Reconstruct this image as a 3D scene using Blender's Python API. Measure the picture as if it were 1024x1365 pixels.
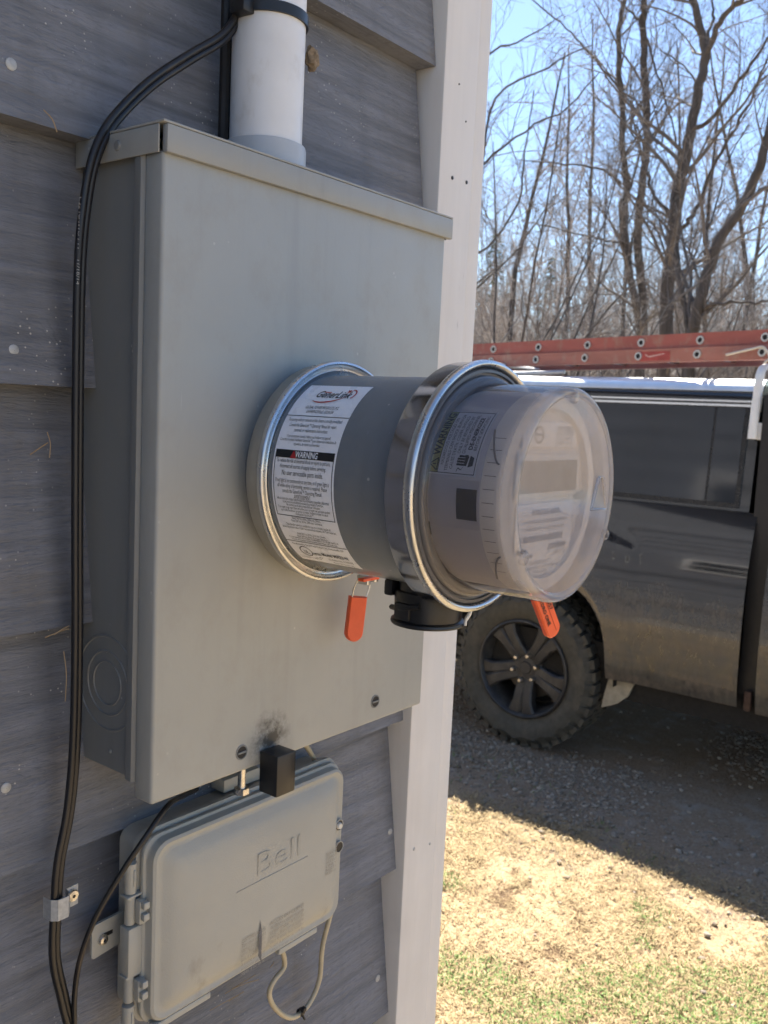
import bpy, bmesh, math, random
import numpy as np
from mathutils import Matrix, Vector

R = math.radians
PI = math.pi
scene = bpy.context.scene
for o in list(bpy.data.objects):
    bpy.data.objects.remove(o)
COL = scene.collection

# ------------------------------------------------------------------ camera
CAM = np.array([-0.4291, -0.6388, 1.72])
YAW, PITCH, ROLL, FPX = R(37.7883), R(-6.3223), R(2.6793), 1234.9
fw = np.array([math.cos(PITCH) * math.cos(YAW), math.cos(PITCH) * math.sin(YAW), math.sin(PITCH)])
_r = np.cross(fw, [0, 0, 1.0]); _r /= np.linalg.norm(_r)
_u = np.cross(_r, fw)
rt = math.cos(ROLL) * _r + math.sin(ROLL) * _u
up = -math.sin(ROLL) * _r + math.cos(ROLL) * _u
cd = bpy.data.cameras.new('camera')
cam = bpy.data.objects.new('camera', cd)
COL.objects.link(cam)
m = Matrix.Identity(4)
for i in range(3):
    m[i][0], m[i][1], m[i][2], m[i][3] = rt[i], up[i], -fw[i], CAM[i]
cam.matrix_world = m
cd.sensor_fit = 'HORIZONTAL'
cd.sensor_width = 36.0
cd.lens = 36.0 * FPX / 1024.0
cd.clip_start = 0.02
cd.clip_end = 600.0
cd.dof.use_dof = True
cd.dof.focus_distance = 0.70
cd.dof.aperture_fstop = 26.0
scene.camera = cam

# ------------------------------------------------------------------ world, sun, exposure
SUN = Vector((0.50, 0.36, 1.0)).normalized()          # towards the sun
ELEV = math.asin(SUN.z)
world = bpy.data.worlds.new('World')
scene.world = world
world.use_nodes = True
wn, wl = world.node_tree.nodes, world.node_tree.links
sky = wn.new('ShaderNodeTexSky')
sky.sky_type = 'NISHITA'
sky.sun_disc = False
sky.sun_elevation = ELEV
sky.sun_rotation = math.atan2(SUN.x, SUN.y)
sky.air_density = 1.0
sky.dust_density = 0.4
sky.ozone_density = 4.0
bg = wn['Background']
bg.inputs['Strength'].default_value = 0.062
wl.new(sky.outputs[0], bg.inputs['Color'])
sd = bpy.data.lights.new('sun', 'SUN')
sd.energy = 4.9
sd.angle = R(0.53)
sd.color = (1.0, 0.95, 0.87)
sun = bpy.data.objects.new('sun', sd)
COL.objects.link(sun)
sun.rotation_euler = (-SUN).to_track_quat('-Z', 'Y').to_euler()
sun.location = (10, 10, 25)
vs = scene.view_settings
vs.view_transform = 'Standard'
vs.look = 'None'
vs.gamma = 1.0
vs.use_curve_mapping = False
vs.exposure = 1.98
scene.render.engine = 'CYCLES'
scene.cycles.use_denoising = True
scene.cycles.adaptive_threshold = 0.03
scene.cycles.max_bounces = 7
scene.cycles.diffuse_bounces = 4
scene.cycles.transparent_max_bounces = 24
scene.cycles.sample_clamp_indirect = 8.0
scene.cycles.sample_clamp_direct = 0.0

rng = random.Random(7)
nr = np.random.RandomState(11)


# ------------------------------------------------------------------ helpers
def ray(u, v):
    return rt * ((u - 512) / FPX) + up * (-(v - 682.5) / FPX) + fw


def at(u, v, axis, val):
    """The point of a plane (axis = val) that a direction from the viewpoint meets: used to survey positions."""
    d = ray(u, v)
    return CAM + d * ((val - CAM[axis]) / d[axis])


def far(u, v, dist):
    d = ray(u, v)
    return CAM + d * (dist / math.hypot(d[0], d[1]))


class MB:
    """Collects faces (with a material slot each); build() links them as one mesh object."""

    def __init__(self):
        self.v, self.f, self.m, self.n = [], [], [], 0

    def add(self, verts, faces, mi=0):
        base = self.n
        verts = [tuple(map(float, p)) for p in verts]
        self.v += verts
        self.n += len(verts)
        self.f += [tuple(base + i for i in f) for f in faces]
        self.m += [mi] * len(faces)
        return self

    def box(self, lo, hi, mi=0, bevel=0.0, seg=2, mat=None):
        lo, hi = [min(a, b) for a, b in zip(lo, hi)], [max(a, b) for a, b in zip(lo, hi)]
        bm = bmesh.new()
        bmesh.ops.create_cube(bm, size=1.0)
        for vv in bm.verts:
            vv.co = Vector([lo[i] + (vv.co[i] + .5) * (hi[i] - lo[i]) for i in range(3)])
        if bevel > 0:
            bmesh.ops.bevel(bm, geom=bm.edges[:] + bm.verts[:], offset=bevel, segments=seg, profile=0.5, affect='EDGES')
        if mat is not None:
            bm.transform(mat)
        return self.bm(bm, mi)

    def bm(self, bm, mi=0):
        bm.verts.index_update()
        self.add([tuple(x.co) for x in bm.verts], [[x.index for x in f.verts] for f in bm.faces], mi)
        bm.free()
        return self

    def tube(self, pts, rad, n=8, mi=0, caps=True, flat=None):
        pts = np.asarray(pts, float)
        k = len(pts)
        rad = np.full(k, rad, float) if np.isscalar(rad) else np.asarray(rad, float)
        t = np.gradient(pts, axis=0)
        t /= np.linalg.norm(t, axis=1)[:, None] + 1e-12
        ref = np.array([0, 0, 1.0]) if abs(t[0][2]) < .9 else np.array([1.0, 0, 0])
        vs_ = []
        a = np.cross(t[0], ref); a /= np.linalg.norm(a)
        ang = np.arange(n) * 2 * PI / n
        for i in range(k):
            a = a - t[i] * np.dot(a, t[i]); a /= np.linalg.norm(a) + 1e-12
            b = np.cross(t[i], a)
            ra, rb = (rad[i], rad[i]) if flat is None else (rad[i] * flat[0], rad[i] * flat[1])
            vs_.append(pts[i] + np.outer(np.cos(ang) * ra, a) + np.outer(np.sin(ang) * rb, b))
        vs_ = np.concatenate(vs_)
        fs = [(i * n + j, i * n + (j + 1) % n, (i + 1) * n + (j + 1) % n, (i + 1) * n + j) for i in range(k - 1) for j in range(n)]
        if caps:
            fs.append(tuple(reversed(range(n))))
            fs.append(tuple((k - 1) * n + j for j in range(n)))
        return self.add(vs_, fs, mi)

    def lathe(self, prof, c, axis='y', n=96, mi=0, closed=False):
        """prof: (radius, position along the axis); c: centre on the other two axes."""
        k = len(prof)
        vv = []
        for r_, p in prof:
            for j in range(n):
                a = 2 * PI * j / n
                s, t = r_ * math.cos(a), r_ * math.sin(a)
                vv.append({'y': (c[0] + s, p, c[1] + t), 'x': (p, c[0] + s, c[1] + t), 'z': (c[0] + s, c[1] + t, p)}[axis])
        rng_k = range(k) if closed else range(k - 1)
        fs = [(i * n + j, i * n + (j + 1) % n, ((i + 1) % k) * n + (j + 1) % n, ((i + 1) % k) * n + j) for i in rng_k for j in range(n)]
        return self.add(vv, fs, mi)

    def disc(self, r_, p, c, axis='y', n=64, mi=0):
        vv = []
        for j in range(n):
            a = 2 * PI * j / n
            s, t = r_ * math.cos(a), r_ * math.sin(a)
            vv.append({'y': (c[0] + s, p, c[1] + t), 'x': (p, c[0] + s, c[1] + t), 'z': (c[0] + s, c[1] + t, p)}[axis])
        return self.add(vv, [tuple(range(n))], mi)

    def loft(self, sections, mi=0, closed=True, caps=True):
        k, n = len(sections), len(sections[0])
        vv = [p for s in sections for p in s]
        jn = range(n) if closed else range(n - 1)
        fs = [(i * n + j, i * n + (j + 1) % n, (i + 1) * n + (j + 1) % n, (i + 1) * n + j) for i in range(k - 1) for j in jn]
        if caps and closed:
            fs += [tuple(reversed(range(n))), tuple((k - 1) * n + j for j in range(n))]
        return self.add(vv, fs, mi)

    def build(self, name, mat, parent=None, smooth=35, recalc=True):
        me = bpy.data.meshes.new(name)
        me.from_pydata(self.v, [], self.f)
        mats = mat if isinstance(mat, (list, tuple)) else [mat]
        for x in mats:
            me.materials.append(x)
        if len(mats) > 1:
            me.polygons.foreach_set('material_index', self.m)
        if recalc or smooth:
            b = bmesh.new(); b.from_mesh(me)
            if recalc:
                bmesh.ops.recalc_face_normals(b, faces=b.faces[:])
            if smooth:
                lim = R(smooth)
                for f in b.faces:
                    f.smooth = True
                for e in b.edges:
                    if len(e.link_faces) == 2 and e.calc_face_angle(0) > lim:
                        e.smooth = False
            b.to_mesh(me); b.free()
        o = bpy.data.objects.new(name, me)
        COL.objects.link(o)
        if parent is not None:
            root = parent
            while root.parent is not None:
                root = root.parent
            me.transform(Matrix.Translation(-root.location))
            o.parent = parent
        return o


def thing(name, label, cat, loc, group=None):
    o = bpy.data.objects.new(name, None)
    o.empty_display_size = 0.1
    COL.objects.link(o)
    o.location = loc
    return tag(o, label, cat, group)


def tag(o, label, cat, group=None):
    o['label'] = label
    o['category'] = cat
    if group:
        o['group'] = group
    return o


def copy_tree(o, parent=None):
    c = o.copy()
    COL.objects.link(c)
    c.parent = parent
    for ch in o.children:
        copy_tree(ch, c)
    return c


def smooth_path(pts, n=8):
    """Catmull-Rom through the points."""
    p = [np.asarray(x, float) for x in pts]
    p = [2 * p[0] - p[1]] + p + [2 * p[-1] - p[-2]]
    out = []
    for i in range(1, len(p) - 2):
        for k in range(n):
            t = k / n
            out.append(.5 * ((2 * p[i]) + (-p[i - 1] + p[i + 1]) * t + (2 * p[i - 1] - 5 * p[i] + 4 * p[i + 1] - p[i + 2]) * t * t
                             + (-p[i - 1] + 3 * p[i] - 3 * p[i + 1] + p[i + 2]) * t ** 3))
    out.append(p[-2])
    return np.array(out)


def letters(mb, text, size, fmap, mi=0, align='LEFT', shear=0.0, width=None, bold=0.0):
    cu = bpy.data.curves.new('lettering_source', 'FONT')
    cu.body = text
    cu.size = size
    cu.align_x = align
    cu.shear = shear
    cu.resolution_u = 2
    cu.offset = bold
    ob = bpy.data.objects.new('lettering_source', cu)
    me = bpy.data.meshes.new_from_object(ob)
    vv = [x.co.copy() for x in me.vertices]
    ff = [tuple(p.vertices) for p in me.polygons]
    bpy.data.objects.remove(ob); bpy.data.curves.remove(cu); bpy.data.meshes.remove(me)
    if not vv:
        return
    sx = 1.0
    if width:
        w = max(p.x for p in vv) - min(p.x for p in vv)
        sx = width / w
    mb.add([fmap(p.x * sx, p.y) for p in vv], ff, mi)


# ------------------------------------------------------------------ materials
def nodes(mt):
    mt.use_nodes = True
    return mt.node_tree.nodes, mt.node_tree.links


def mix_col(N, L, fac, a, b, blend='MIX'):
    x = N.new('ShaderNodeMix'); x.data_type = 'RGBA'; x.blend_type = blend
    for s, val in ((x.inputs[0], fac), (x.inputs[6], a), (x.inputs[7], b)):
        if isinstance(val, bpy.types.NodeSocket):
            L.new(val, s)
        elif isinstance(val, (int, float)):
            s.default_value = val
        else:
            s.default_value = (*val, 1)
    return x.outputs[2]


def ramp(N, L, src, a, b, lo=0.0, hi=1.0):
    x = N.new('ShaderNodeMapRange')
    x.inputs[1].default_value, x.inputs[2].default_value = a, b
    x.inputs[3].default_value, x.inputs[4].default_value = lo, hi
    L.new(src, x.inputs[0])
    return x.outputs[0]


def mathn(N, L, op, a, b):
    x = N.new('ShaderNodeMath'); x.operation = op
    for s, val in ((x.inputs[0], a), (x.inputs[1], b)):
        if isinstance(val, bpy.types.NodeSocket):
            L.new(val, s)
        else:
            s.default_value = val
    return x.outputs[0]


def noise(N, L, scale, detail=4, stretch=(1, 1, 1), rough=.55, rot=(0, 0, 0), dist=0.0):
    g = N.new('ShaderNodeNewGeometry')
    mp = N.new('ShaderNodeMapping'); mp.inputs['Scale'].default_value = stretch; mp.inputs['Rotation'].default_value = rot
    t = N.new('ShaderNodeTexNoise'); t.inputs['Scale'].default_value = scale; t.inputs['Detail'].default_value = detail
    t.inputs['Roughness'].default_value = rough; t.inputs['Distortion'].default_value = dist
    L.new(g.outputs['Position'], mp.inputs[0]); L.new(mp.outputs[0], t.inputs['Vector'])
    return t.outputs['Fac']


def bump(N, L, h, strength, dist, normal=None):
    b = N.new('ShaderNodeBump'); b.inputs['Strength'].default_value = strength; b.inputs['Distance'].default_value = dist
    L.new(h, b.inputs['Height'])
    if normal is not None:
        L.new(normal, b.inputs['Normal'])
    return b.outputs[0]


def M(name, col, rough=.5, metal=0.0, var=.12, vs=25, bmp=0.0, bs=300, spec=.5, coat=0.0, dirt=None, stretch=(1, 1, 1), rvar=.08):
    mt = bpy.data.materials.new(name)
    N, L = nodes(mt)
    p = N['Principled BSDF']
    p.inputs['Roughness'].default_value = rough
    p.inputs['Metallic'].default_value = metal
    p.inputs['Specular IOR Level'].default_value = spec
    p.inputs['Coat Weight'].default_value = coat
    p.inputs['Coat Roughness'].default_value = .04
    n1 = noise(N, L, vs, 5, stretch)
    c = mix_col(N, L, ramp(N, L, n1, .3, .7), tuple(x * (1 - var) for x in col), tuple(min(1, x * (1 + var)) for x in col))
    if dirt:
        dc, amount, ds = dirt
        n3 = noise(N, L, ds, 8, (1, 1, .6), .65)
        c = mix_col(N, L, ramp(N, L, n3, .62 - amount * .3, .85 - amount * .2), c, dc)
    L.new(c, p.inputs['Base Color'])
    if rvar:
        L.new(ramp(N, L, noise(N, L, vs * 2.3, 4), .3, .7, max(.02, rough - rvar), min(1, rough + rvar)), p.inputs['Roughness'])
    if bmp:
        L.new(bump(N, L, noise(N, L, bs, 3, stretch), .5, bmp), p.inputs['Normal'])
    return mt


def siding_material(name, col):
    mt = bpy.data.materials.new(name)
    N, L = nodes(mt)
    p = N['Principled BSDF']
    p.inputs['Roughness'].default_value = .72
    oi = N.new('ShaderNodeObjectInfo')
    grain = noise(N, L, 1.0, 7, (3.5, 60, 75), .62, dist=.6)
    cath = noise(N, L, 1.0, 4, (5, 22, 26), .5, dist=2.2)
    wv = mathn(N, L, 'FRACT', mathn(N, L, 'MULTIPLY', cath, 14.0), 0.0)
    ring = ramp(N, L, wv, .0, .35)
    blot = noise(N, L, 7.0, 4, (.6, 1, 1.6))
    streak = noise(N, L, 1.0, 4, (26, 12, 2.2))
    saw = noise(N, L, 1.0, 3, (70, 60, 420), .6, rot=(0, R(-14), 0))
    dark = tuple(x * .60 for x in col)
    c = mix_col(N, L, ramp(N, L, grain, .36, .58), dark, tuple(x * 1.05 for x in col))
    c = mix_col(N, L, mathn(N, L, 'MULTIPLY', ramp(N, L, ring, 0, 1, .55, 0), ramp(N, L, blot, .42, .6)), c, tuple(x * .5 for x in col))
    c = mix_col(N, L, ramp(N, L, blot, .35, .7, 0, .40), c, tuple(min(1, x * 1.32) for x in col))
    c = mix_col(N, L, ramp(N, L, streak, .50, .70, 0, .5), c, tuple(x * .62 for x in col))
    c = mix_col(N, L, ramp(N, L, oi.outputs['Random'], 0, 1, 0.0, .16), c, tuple(x * .6 for x in col))
    c = mix_col(N, L, ramp(N, L, noise(N, L, 1.0, 5, (45, 150, 210), .7), .54, .68, 0, .40), c, tuple(x * .5 for x in col))
    vo = N.new('ShaderNodeTexVoronoi'); vo.inputs['Scale'].default_value = 170
    g = N.new('ShaderNodeNewGeometry'); L.new(g.outputs['Position'], vo.inputs['Vector'])
    spk = mathn(N, L, 'MULTIPLY', ramp(N, L, vo.outputs['Distance'], .10, .15, 1, 0), ramp(N, L, noise(N, L, 9, 3), .52, .60))
    c = mix_col(N, L, mathn(N, L, 'MULTIPLY', spk, .8), c, (.52, .50, .46))
    ds = mathn(N, L, 'MULTIPLY', ramp(N, L, noise(N, L, 5.0, 6, rough=.7), .56, .72), .55)
    c = mix_col(N, L, ds, c, (.16, .135, .10))
    c = mix_col(N, L, mathn(N, L, 'MULTIPLY', ramp(N, L, saw, .56, .70, 0, .40), ramp(N, L, noise(N, L, 11, 3), .4, .6)), c, tuple(x * .45 for x in col))
    L.new(c, p.inputs['Base Color'])
    b1 = bump(N, L, grain, .8, .0022)
    b2 = bump(N, L, saw, .7, .0018, b1)
    b3 = bump(N, L, ring, .25, .0012, b2)
    L.new(b3, p.inputs['Normal'])
    return mt


def white_trim_material():
    mt = bpy.data.materials.new('white_painted_board')
    N, L = nodes(mt)
    p = N['Principled BSDF']
    p.inputs['Roughness'].default_value = .62
    gr = noise(N, L, 1.0, 6, (75, 75, 7), .6)
    c = mix_col(N, L, ramp(N, L, gr, .3, .65), (.645, .625, .60), (.68, .66, .635))
    d = noise(N, L, 1.0, 7, (140, 140, 18), .7)
    c = mix_col(N, L, ramp(N, L, d, .68, .76, 0, .5), c, (.30, .28, .25))
    d2 = noise(N, L, 6, 5)
    c = mix_col(N, L, ramp(N, L, d2, .5, .75, 0, .35), c, (.48, .46, .43))
    L.new(c, p.inputs['Base Color'])
    L.new(bump(N, L, gr, .3, .0006), p.inputs['Normal'])
    return mt


def box_paint(name, col, stain=None, warm=None):
    """Grey outdoor enamel with faint dust, runs and an optional smudge at a point."""
    mt = bpy.data.materials.new(name)
    N, L = nodes(mt)
    p = N['Principled BSDF']
    big = noise(N, L, 5, 4)
    fine = noise(N, L, 260, 2)
    c = mix_col(N, L, ramp(N, L, big, .3, .7), tuple(x * .93 for x in col), tuple(x * 1.06 for x in col))
    run = noise(N, L, 1.0, 5, (55, 55, 3.0), .6)
    c = mix_col(N, L, ramp(N, L, run, .52, .75, 0, .30), c, tuple(x * .72 for x in col))
    vo = N.new('ShaderNodeTexVoronoi'); vo.inputs['Scale'].default_value = 60
    g = N.new('ShaderNodeNewGeometry'); L.new(g.outputs['Position'], vo.inputs['Vector'])
    spk = mathn(N, L, 'MULTIPLY', ramp(N, L, vo.outputs['Distance'], .05, .085, 1, 0), ramp(N, L, noise(N, L, 14, 3), .55, .6))
    c = mix_col(N, L, mathn(N, L, 'MULTIPLY', spk, .55), c, (.55, .54, .5))
    dust = noise(N, L, 28, 7, (1, 1, .7), .7)
    c = mix_col(N, L, ramp(N, L, dust, .52, .78, 0, .32), c, (.27, .245, .20))
    scr = noise(N, L, 1.0, 2, (260, 260, 9), .5, rot=(0, R(24), 0))
    c = mix_col(N, L, mathn(N, L, 'MULTIPLY', ramp(N, L, scr, .73, .76, 0, .5), ramp(N, L, noise(N, L, 7, 2), .5, .6)), c, tuple(min(1, x * 1.6) for x in col))
    if stain is not None:
        ctr, rad = stain
        vm = N.new('ShaderNodeVectorMath'); vm.operation = 'DISTANCE'; vm.inputs[1].default_value = ctr
        L.new(g.outputs['Position'], vm.inputs[0])
        near = ramp(N, L, vm.outputs['Value'], 0, rad, 1, 0)
        sm = mathn(N, L, 'MULTIPLY', near, ramp(N, L, noise(N, L, 75, 7, rough=.7), .36, .62))
        c = mix_col(N, L, ramp(N, L, sm, .05, .6, 0, .85), c, (.012, .011, .010))
    L.new(c, p.inputs['Base Color'])
    L.new(ramp(N, L, dust, .3, .7, .36, .55), p.inputs['Roughness'])
    b1 = bump(N, L, fine, .18, .0004)
    L.new(bump(N, L, noise(N, L, 7, 2), .30, .004, b1), p.inputs['Normal'])
    return mt


def hazy_plastic(name, haze, col=(.80, .77, .76), rough=.28):
    mt = bpy.data.materials.new(name)
    N, L = nodes(mt)
    out = N['Material Output']
    p = N['Principled BSDF']
    p.inputs['Base Color'].default_value = (*col, 1)
    p.inputs['Roughness'].default_value = rough
    tr = N.new('ShaderNodeBsdfTransparent'); tr.inputs[0].default_value = (.97, .955, .95, 1)
    gl = N.new('ShaderNodeBsdfGlossy'); gl.inputs['Roughness'].default_value = .05
    fr = N.new('ShaderNodeFresnel'); fr.inputs[0].default_value = 1.46
    tl = N.new('ShaderNodeBsdfTranslucent'); tl.inputs[0].default_value = (*col, 1)
    df = N.new('ShaderNodeBsdfDiffuse'); df.inputs[0].default_value = (*col, 1)
    hz = N.new('ShaderNodeMixShader'); hz.inputs[0].default_value = .5
    L.new(df.outputs[0], hz.inputs[1]); L.new(tl.outputs[0], hz.inputs[2])
    m1 = N.new('ShaderNodeMixShader'); m1.inputs[0].default_value = haze
    nz = noise(N, L, 30, 4)
    L.new(ramp(N, L, nz, .3, .7, haze * .9, haze * 1.1), m1.inputs[0])
    L.new(tr.outputs[0], m1.inputs[1]); L.new(hz.outputs[0], m1.inputs[2])
    m2 = N.new('ShaderNodeMixShader')
    L.new(ramp(N, L, fr.outputs[0], 0, 1, 0, .8), m2.inputs[0])
    L.new(m1.outputs[0], m2.inputs[1]); L.new(gl.outputs[0], m2.inputs[2])
    L.new(m2.outputs[0], out.inputs['Surface'])
    N.remove(p)
    return mt


def truck_paint():
    mt = bpy.data.materials.new('black_truck_paint')
    N, L = nodes(mt)
    p = N['Principled BSDF']
    g = N.new('ShaderNodeNewGeometry')
    sx = N.new('ShaderNodeSeparateXYZ'); L.new(g.outputs['Position'], sx.inputs[0])
    h = sx.outputs['Z']
    n1 = noise(N, L, 3.5, 8, (1, 1, 1.2), .68)
    n2 = noise(N, L, 38, 7, (1, 1, .45), .72)
    n3 = noise(N, L, 9, 5, (1, .35, 3.0), .6)
    hw = mathn(N, L, 'ADD', h, ramp(N, L, n1, .3, .7, -.26, .26))
    low = ramp(N, L, hw, .48, 1.05, 1, 0)
    f = mathn(N, L, 'MULTIPLY', low, ramp(N, L, n2, .32, .62, .15, 1))
    f = mathn(N, L, 'ADD', mathn(N, L, 'MULTIPLY', f, .75), .04)
    dcol = mix_col(N, L, ramp(N, L, n3, .35, .65), (.085, .084, .074), (.140, .116, .092))
    L.new(mix_col(N, L, f, (.010, .011, .014), dcol), p.inputs['Base Color'])
    L.new(ramp(N, L, f, 0, .6, .07, .58), p.inputs['Roughness'])
    L.new(ramp(N, L, f, .1, .7, 1.0, .1), p.inputs['Coat Weight'])
    p.inputs['Coat Roughness'].default_value = .05
    L.new(bump(N, L, n2, .10, .002), p.inputs['Normal'])
    return mt


def ground_material():
    mt = bpy.data.materials.new('straw_lawn_and_gravel_soil')
    N, L = nodes(mt)
    p = N['Principled BSDF']
    p.inputs['Roughness'].default_value = .95
    p.inputs['Specular IOR Level'].default_value = .15
    g = N.new('ShaderNodeNewGeometry')
    sx = N.new('ShaderNodeSeparateXYZ'); L.new(g.outputs['Position'], sx.inputs[0])
    big = noise(N, L, 1.3, 5)
    med = noise(N, L, 7, 6, rough=.65)
    fine = noise(N, L, 70, 6, rough=.7)
    edge = mathn(N, L, 'ADD', sx.outputs['X'], ramp(N, L, big, .3, .7, -.35, .35))
    drive = mathn(N, L, 'MULTIPLY', ramp(N, L, edge, 2.75, 3.15), ramp(N, L, edge, 12.0, 13.0, 1, 0))
    straw = mix_col(N, L, ramp(N, L, fine, .3, .7), (.24, .168, .098), (.43, .325, .195))
    straw = mix_col(N, L, ramp(N, L, med, .52, .60), straw, (.13, .085, .05))
    straw = mix_col(N, L, ramp(N, L, big, .56, .70, 0, .5), straw, (.11, .13, .04))
    soil = mix_col(N, L, ramp(N, L, fine, .3, .7), (.20, .140, .092), (.34, .258, .18))
    soil = mix_col(N, L, ramp(N, L, med, .5, .7), soil, (.33, .285, .235))
    L.new(mix_col(N, L, drive, straw, soil), p.inputs['Base Color'])
    b1 = bump(N, L, fine, .8, .012)
    L.new(bump(N, L, med, .6, .03, b1), p.inputs['Normal'])
    return mt


def island_material(name, cols, rough=.9, transl=0.0):
    """Colour picked per piece from a list."""
    mt = bpy.data.materials.new(name)
    N, L = nodes(mt)
    p = N['Principled BSDF']
    p.inputs['Roughness'].default_value = rough
    p.inputs['Specular IOR Level'].default_value = .25
    g = N.new('ShaderNodeNewGeometry')
    cr = N.new('ShaderNodeValToRGB')
    cr.color_ramp.interpolation = 'LINEAR'
    el = cr.color_ramp.elements
    el[0].color = (*cols[0], 1); el[0].position = 0
    el[1].color = (*cols[-1], 1); el[1].position = 1
    for i, c in enumerate(cols[1:-1]):
        e = el.new((i + 1) / (len(cols) - 1)); e.color = (*c, 1)
    L.new(g.outputs['Random Per Island'], cr.inputs[0])
    L.new(cr.outputs[0], p.inputs['Base Color'])
    return mt


WOOD = siding_material('grey_blue_stained_siding', (.170, .180, .205))
TRIM = white_trim_material()
BOXP_SHADED = box_paint('grey_enamel_shaded', (.19, .198, .195))  # darker than the cover: shade on the box side put into the paint
COVERP = box_paint('grey_enamel_cover', (.350, .358, .338), stain=((0.1205, -0.100, 1.437), .030))
ADAPT = box_paint('grey_enamel_adapter', (.165, .185, .205))
ADAPT.node_tree.nodes['Principled BSDF'].inputs['Coat Weight'].default_value = .5
ADAPT.node_tree.nodes['Principled BSDF'].inputs['Coat Roughness'].default_value = .18
STEEL = M('brushed_steel', (.60, .61, .62), .30, 1.0, .10, 40, 0, 200, rvar=.07)
RINGP = M('dull_zinc_ring', (.40, .39, .36), .42, .75, .12, 30, rvar=.06)
CHROME = M('dark_chrome_band', (.45, .45, .47), .12, 1.0, .15, 14, 0, 1, rvar=.05)
PVC = M('white_pvc', (.66, .67, .68), .42, 0, .07, 18, dirt=((.50, .48, .44), .10, 30))
PVCG = M('grey_pvc', (.40, .43, .46), .40, 0, .07, 30)
BLACKP = M('black_plastic', (.012, .012, .013), .38, 0, .2, 30)
CABLE = M('black_cable_sheath', (.010, .010, .012), .38, 0, .3, 12, dirt=((.075, .055, .038), .15, 25), stretch=(1, 1, .25))
ORANGE = M('orange_seal_plastic', (.80, .115, .035), .42, 0, .08, 60)
WHITE = M('white_label', (.88, .89, .92), .30, 0, .03, 30)
INK = M('black_ink', (.010, .010, .012), .5, 0, 0, 30, rvar=0)
REDINK = M('red_ink', (.42, .015, .02), .5, 0, 0, 30, rvar=0)
GREYINK = M('grey_ink', (.03, .03, .03), .5, 0, 0, 30, rvar=0)
BELLP = M('beige_grey_plastic', (.375, .364, .318), .55, 0, .06, 9, .0005, 700, dirt=((.20, .18, .14), .12, 22))
CREAM = M('cream_wire_sheath', (.46, .39, .26), .5, 0, .12, 60)
ZINC = M('zinc_screw', (.66, .64, .60), .3, 1.0, .15, 300)
GALV = M('galvanised_nail', (.40, .41, .41), .55, .25, .15, 300)


# ------------------------------------------------------------------ ground
def make_ground():
    xs = np.unique(np.concatenate([np.linspace(-300, -12, 9), np.linspace(-12, 12, 61), np.linspace(12, 300, 9)]))
    vv, ff = [], []
    n = len(xs)
    for y in xs:
        for x in xs:
            z = .035 * math.sin(x * 1.3 + 1.1) * math.sin(y * 1.7 + .6) * (1 if abs(x) < 12 and abs(y) < 12 else 0)
            z *= max(0, min(1, (3.0 - x) / 1.2))        # the drive is flat under the truck
            vv.append((x, y, z * .6))
    for j in range(n - 1):
        for i in range(n - 1):
            ff.append((j * n + i, j * n + i + 1, (j + 1) * n + i + 1, (j + 1) * n + i))
    o = MB().add(vv, ff).build('ground', ground_material(), None, 60)
    o['kind'] = 'structure'
    return o


make_ground()

# ------------------------------------------------------------------ house
SID = 0.1835
Z_REF = 1.7255                       # bottom of the board that crosses the upper part of the meter box
house = thing('house', 'grey stained clapboard house with white corner trim carrying the meter box', 'house', (0, 0, 0))


def wall_core():
    mb = MB().box((-5.0, .0185, .0), (.505, 7.0, 2.80))
    mb.build('wall_core', M('wall_sheathing', (.12, .11, .10), .9), house, 0)
    fb = MB().box((-5.005, .010, -.3), (.507, 7.02, .22))
    fb.build('foundation', M('concrete', (.33, .32, .30), .9, 0, .15, 6, .004, 40), house, 0)


wall_core()
X_END = 0.4235                        # where the clapboards butt the corner trim
first_board = None
side_board = None
for k in range(-8, 6):
    zb = Z_REF + SID * k
    if zb < .2:
        continue
    rr = random.Random(100 + k)
    dy = rr.uniform(-.0015, .0015)
    x1 = X_END + rr.uniform(-.004, .003)
    sec = lambda x: [(x, -.0190 + dy, zb), (x, .0060, zb + SID + .012), (x, .018, zb + SID + .012), (x, .018, zb + .0)]
    mb = MB()
    xs = [-5.0, -2.2, -.6, -.2, .1, x1]
    secs = []
    for i, x in enumerate(xs):
        wob = rr.uniform(-.0012, .0012) if 0 < i < len(xs) - 1 else 0
        secs.append([(a, b + (wob if j < 1 else 0), c + (wob * .8 if j == 0 else 0)) for j, (a, b, c) in enumerate(sec(x))])
    mb.loft(secs)
    mb.build('siding_board', WOOD, house, 30)
    # gable side
    mb = MB()
    mb.box((.505, .097, zb), (.5275, 7.0, zb + SID + .006))
    for i, p in enumerate(mb.v):
        if p[2] > zb + .1 and p[0] > .51:
            mb.v[i] = (.509, p[1], p[2])
    mb.build('siding_board', WOOD, house, 30)

# corner trim: a face board on the front wall and the edge of the board of the gable side
cb = MB().box((.4250, -.0315, .18), (.4905, .0175, 2.78), bevel=.0022)
corner = cb.build('corner_board', TRIM, house)
cb2 = MB().box((.4926, -.0262, .18), (.5225, .095, 2.78), bevel=.0036)
cb2.build('corner_board', TRIM, house)
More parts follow.
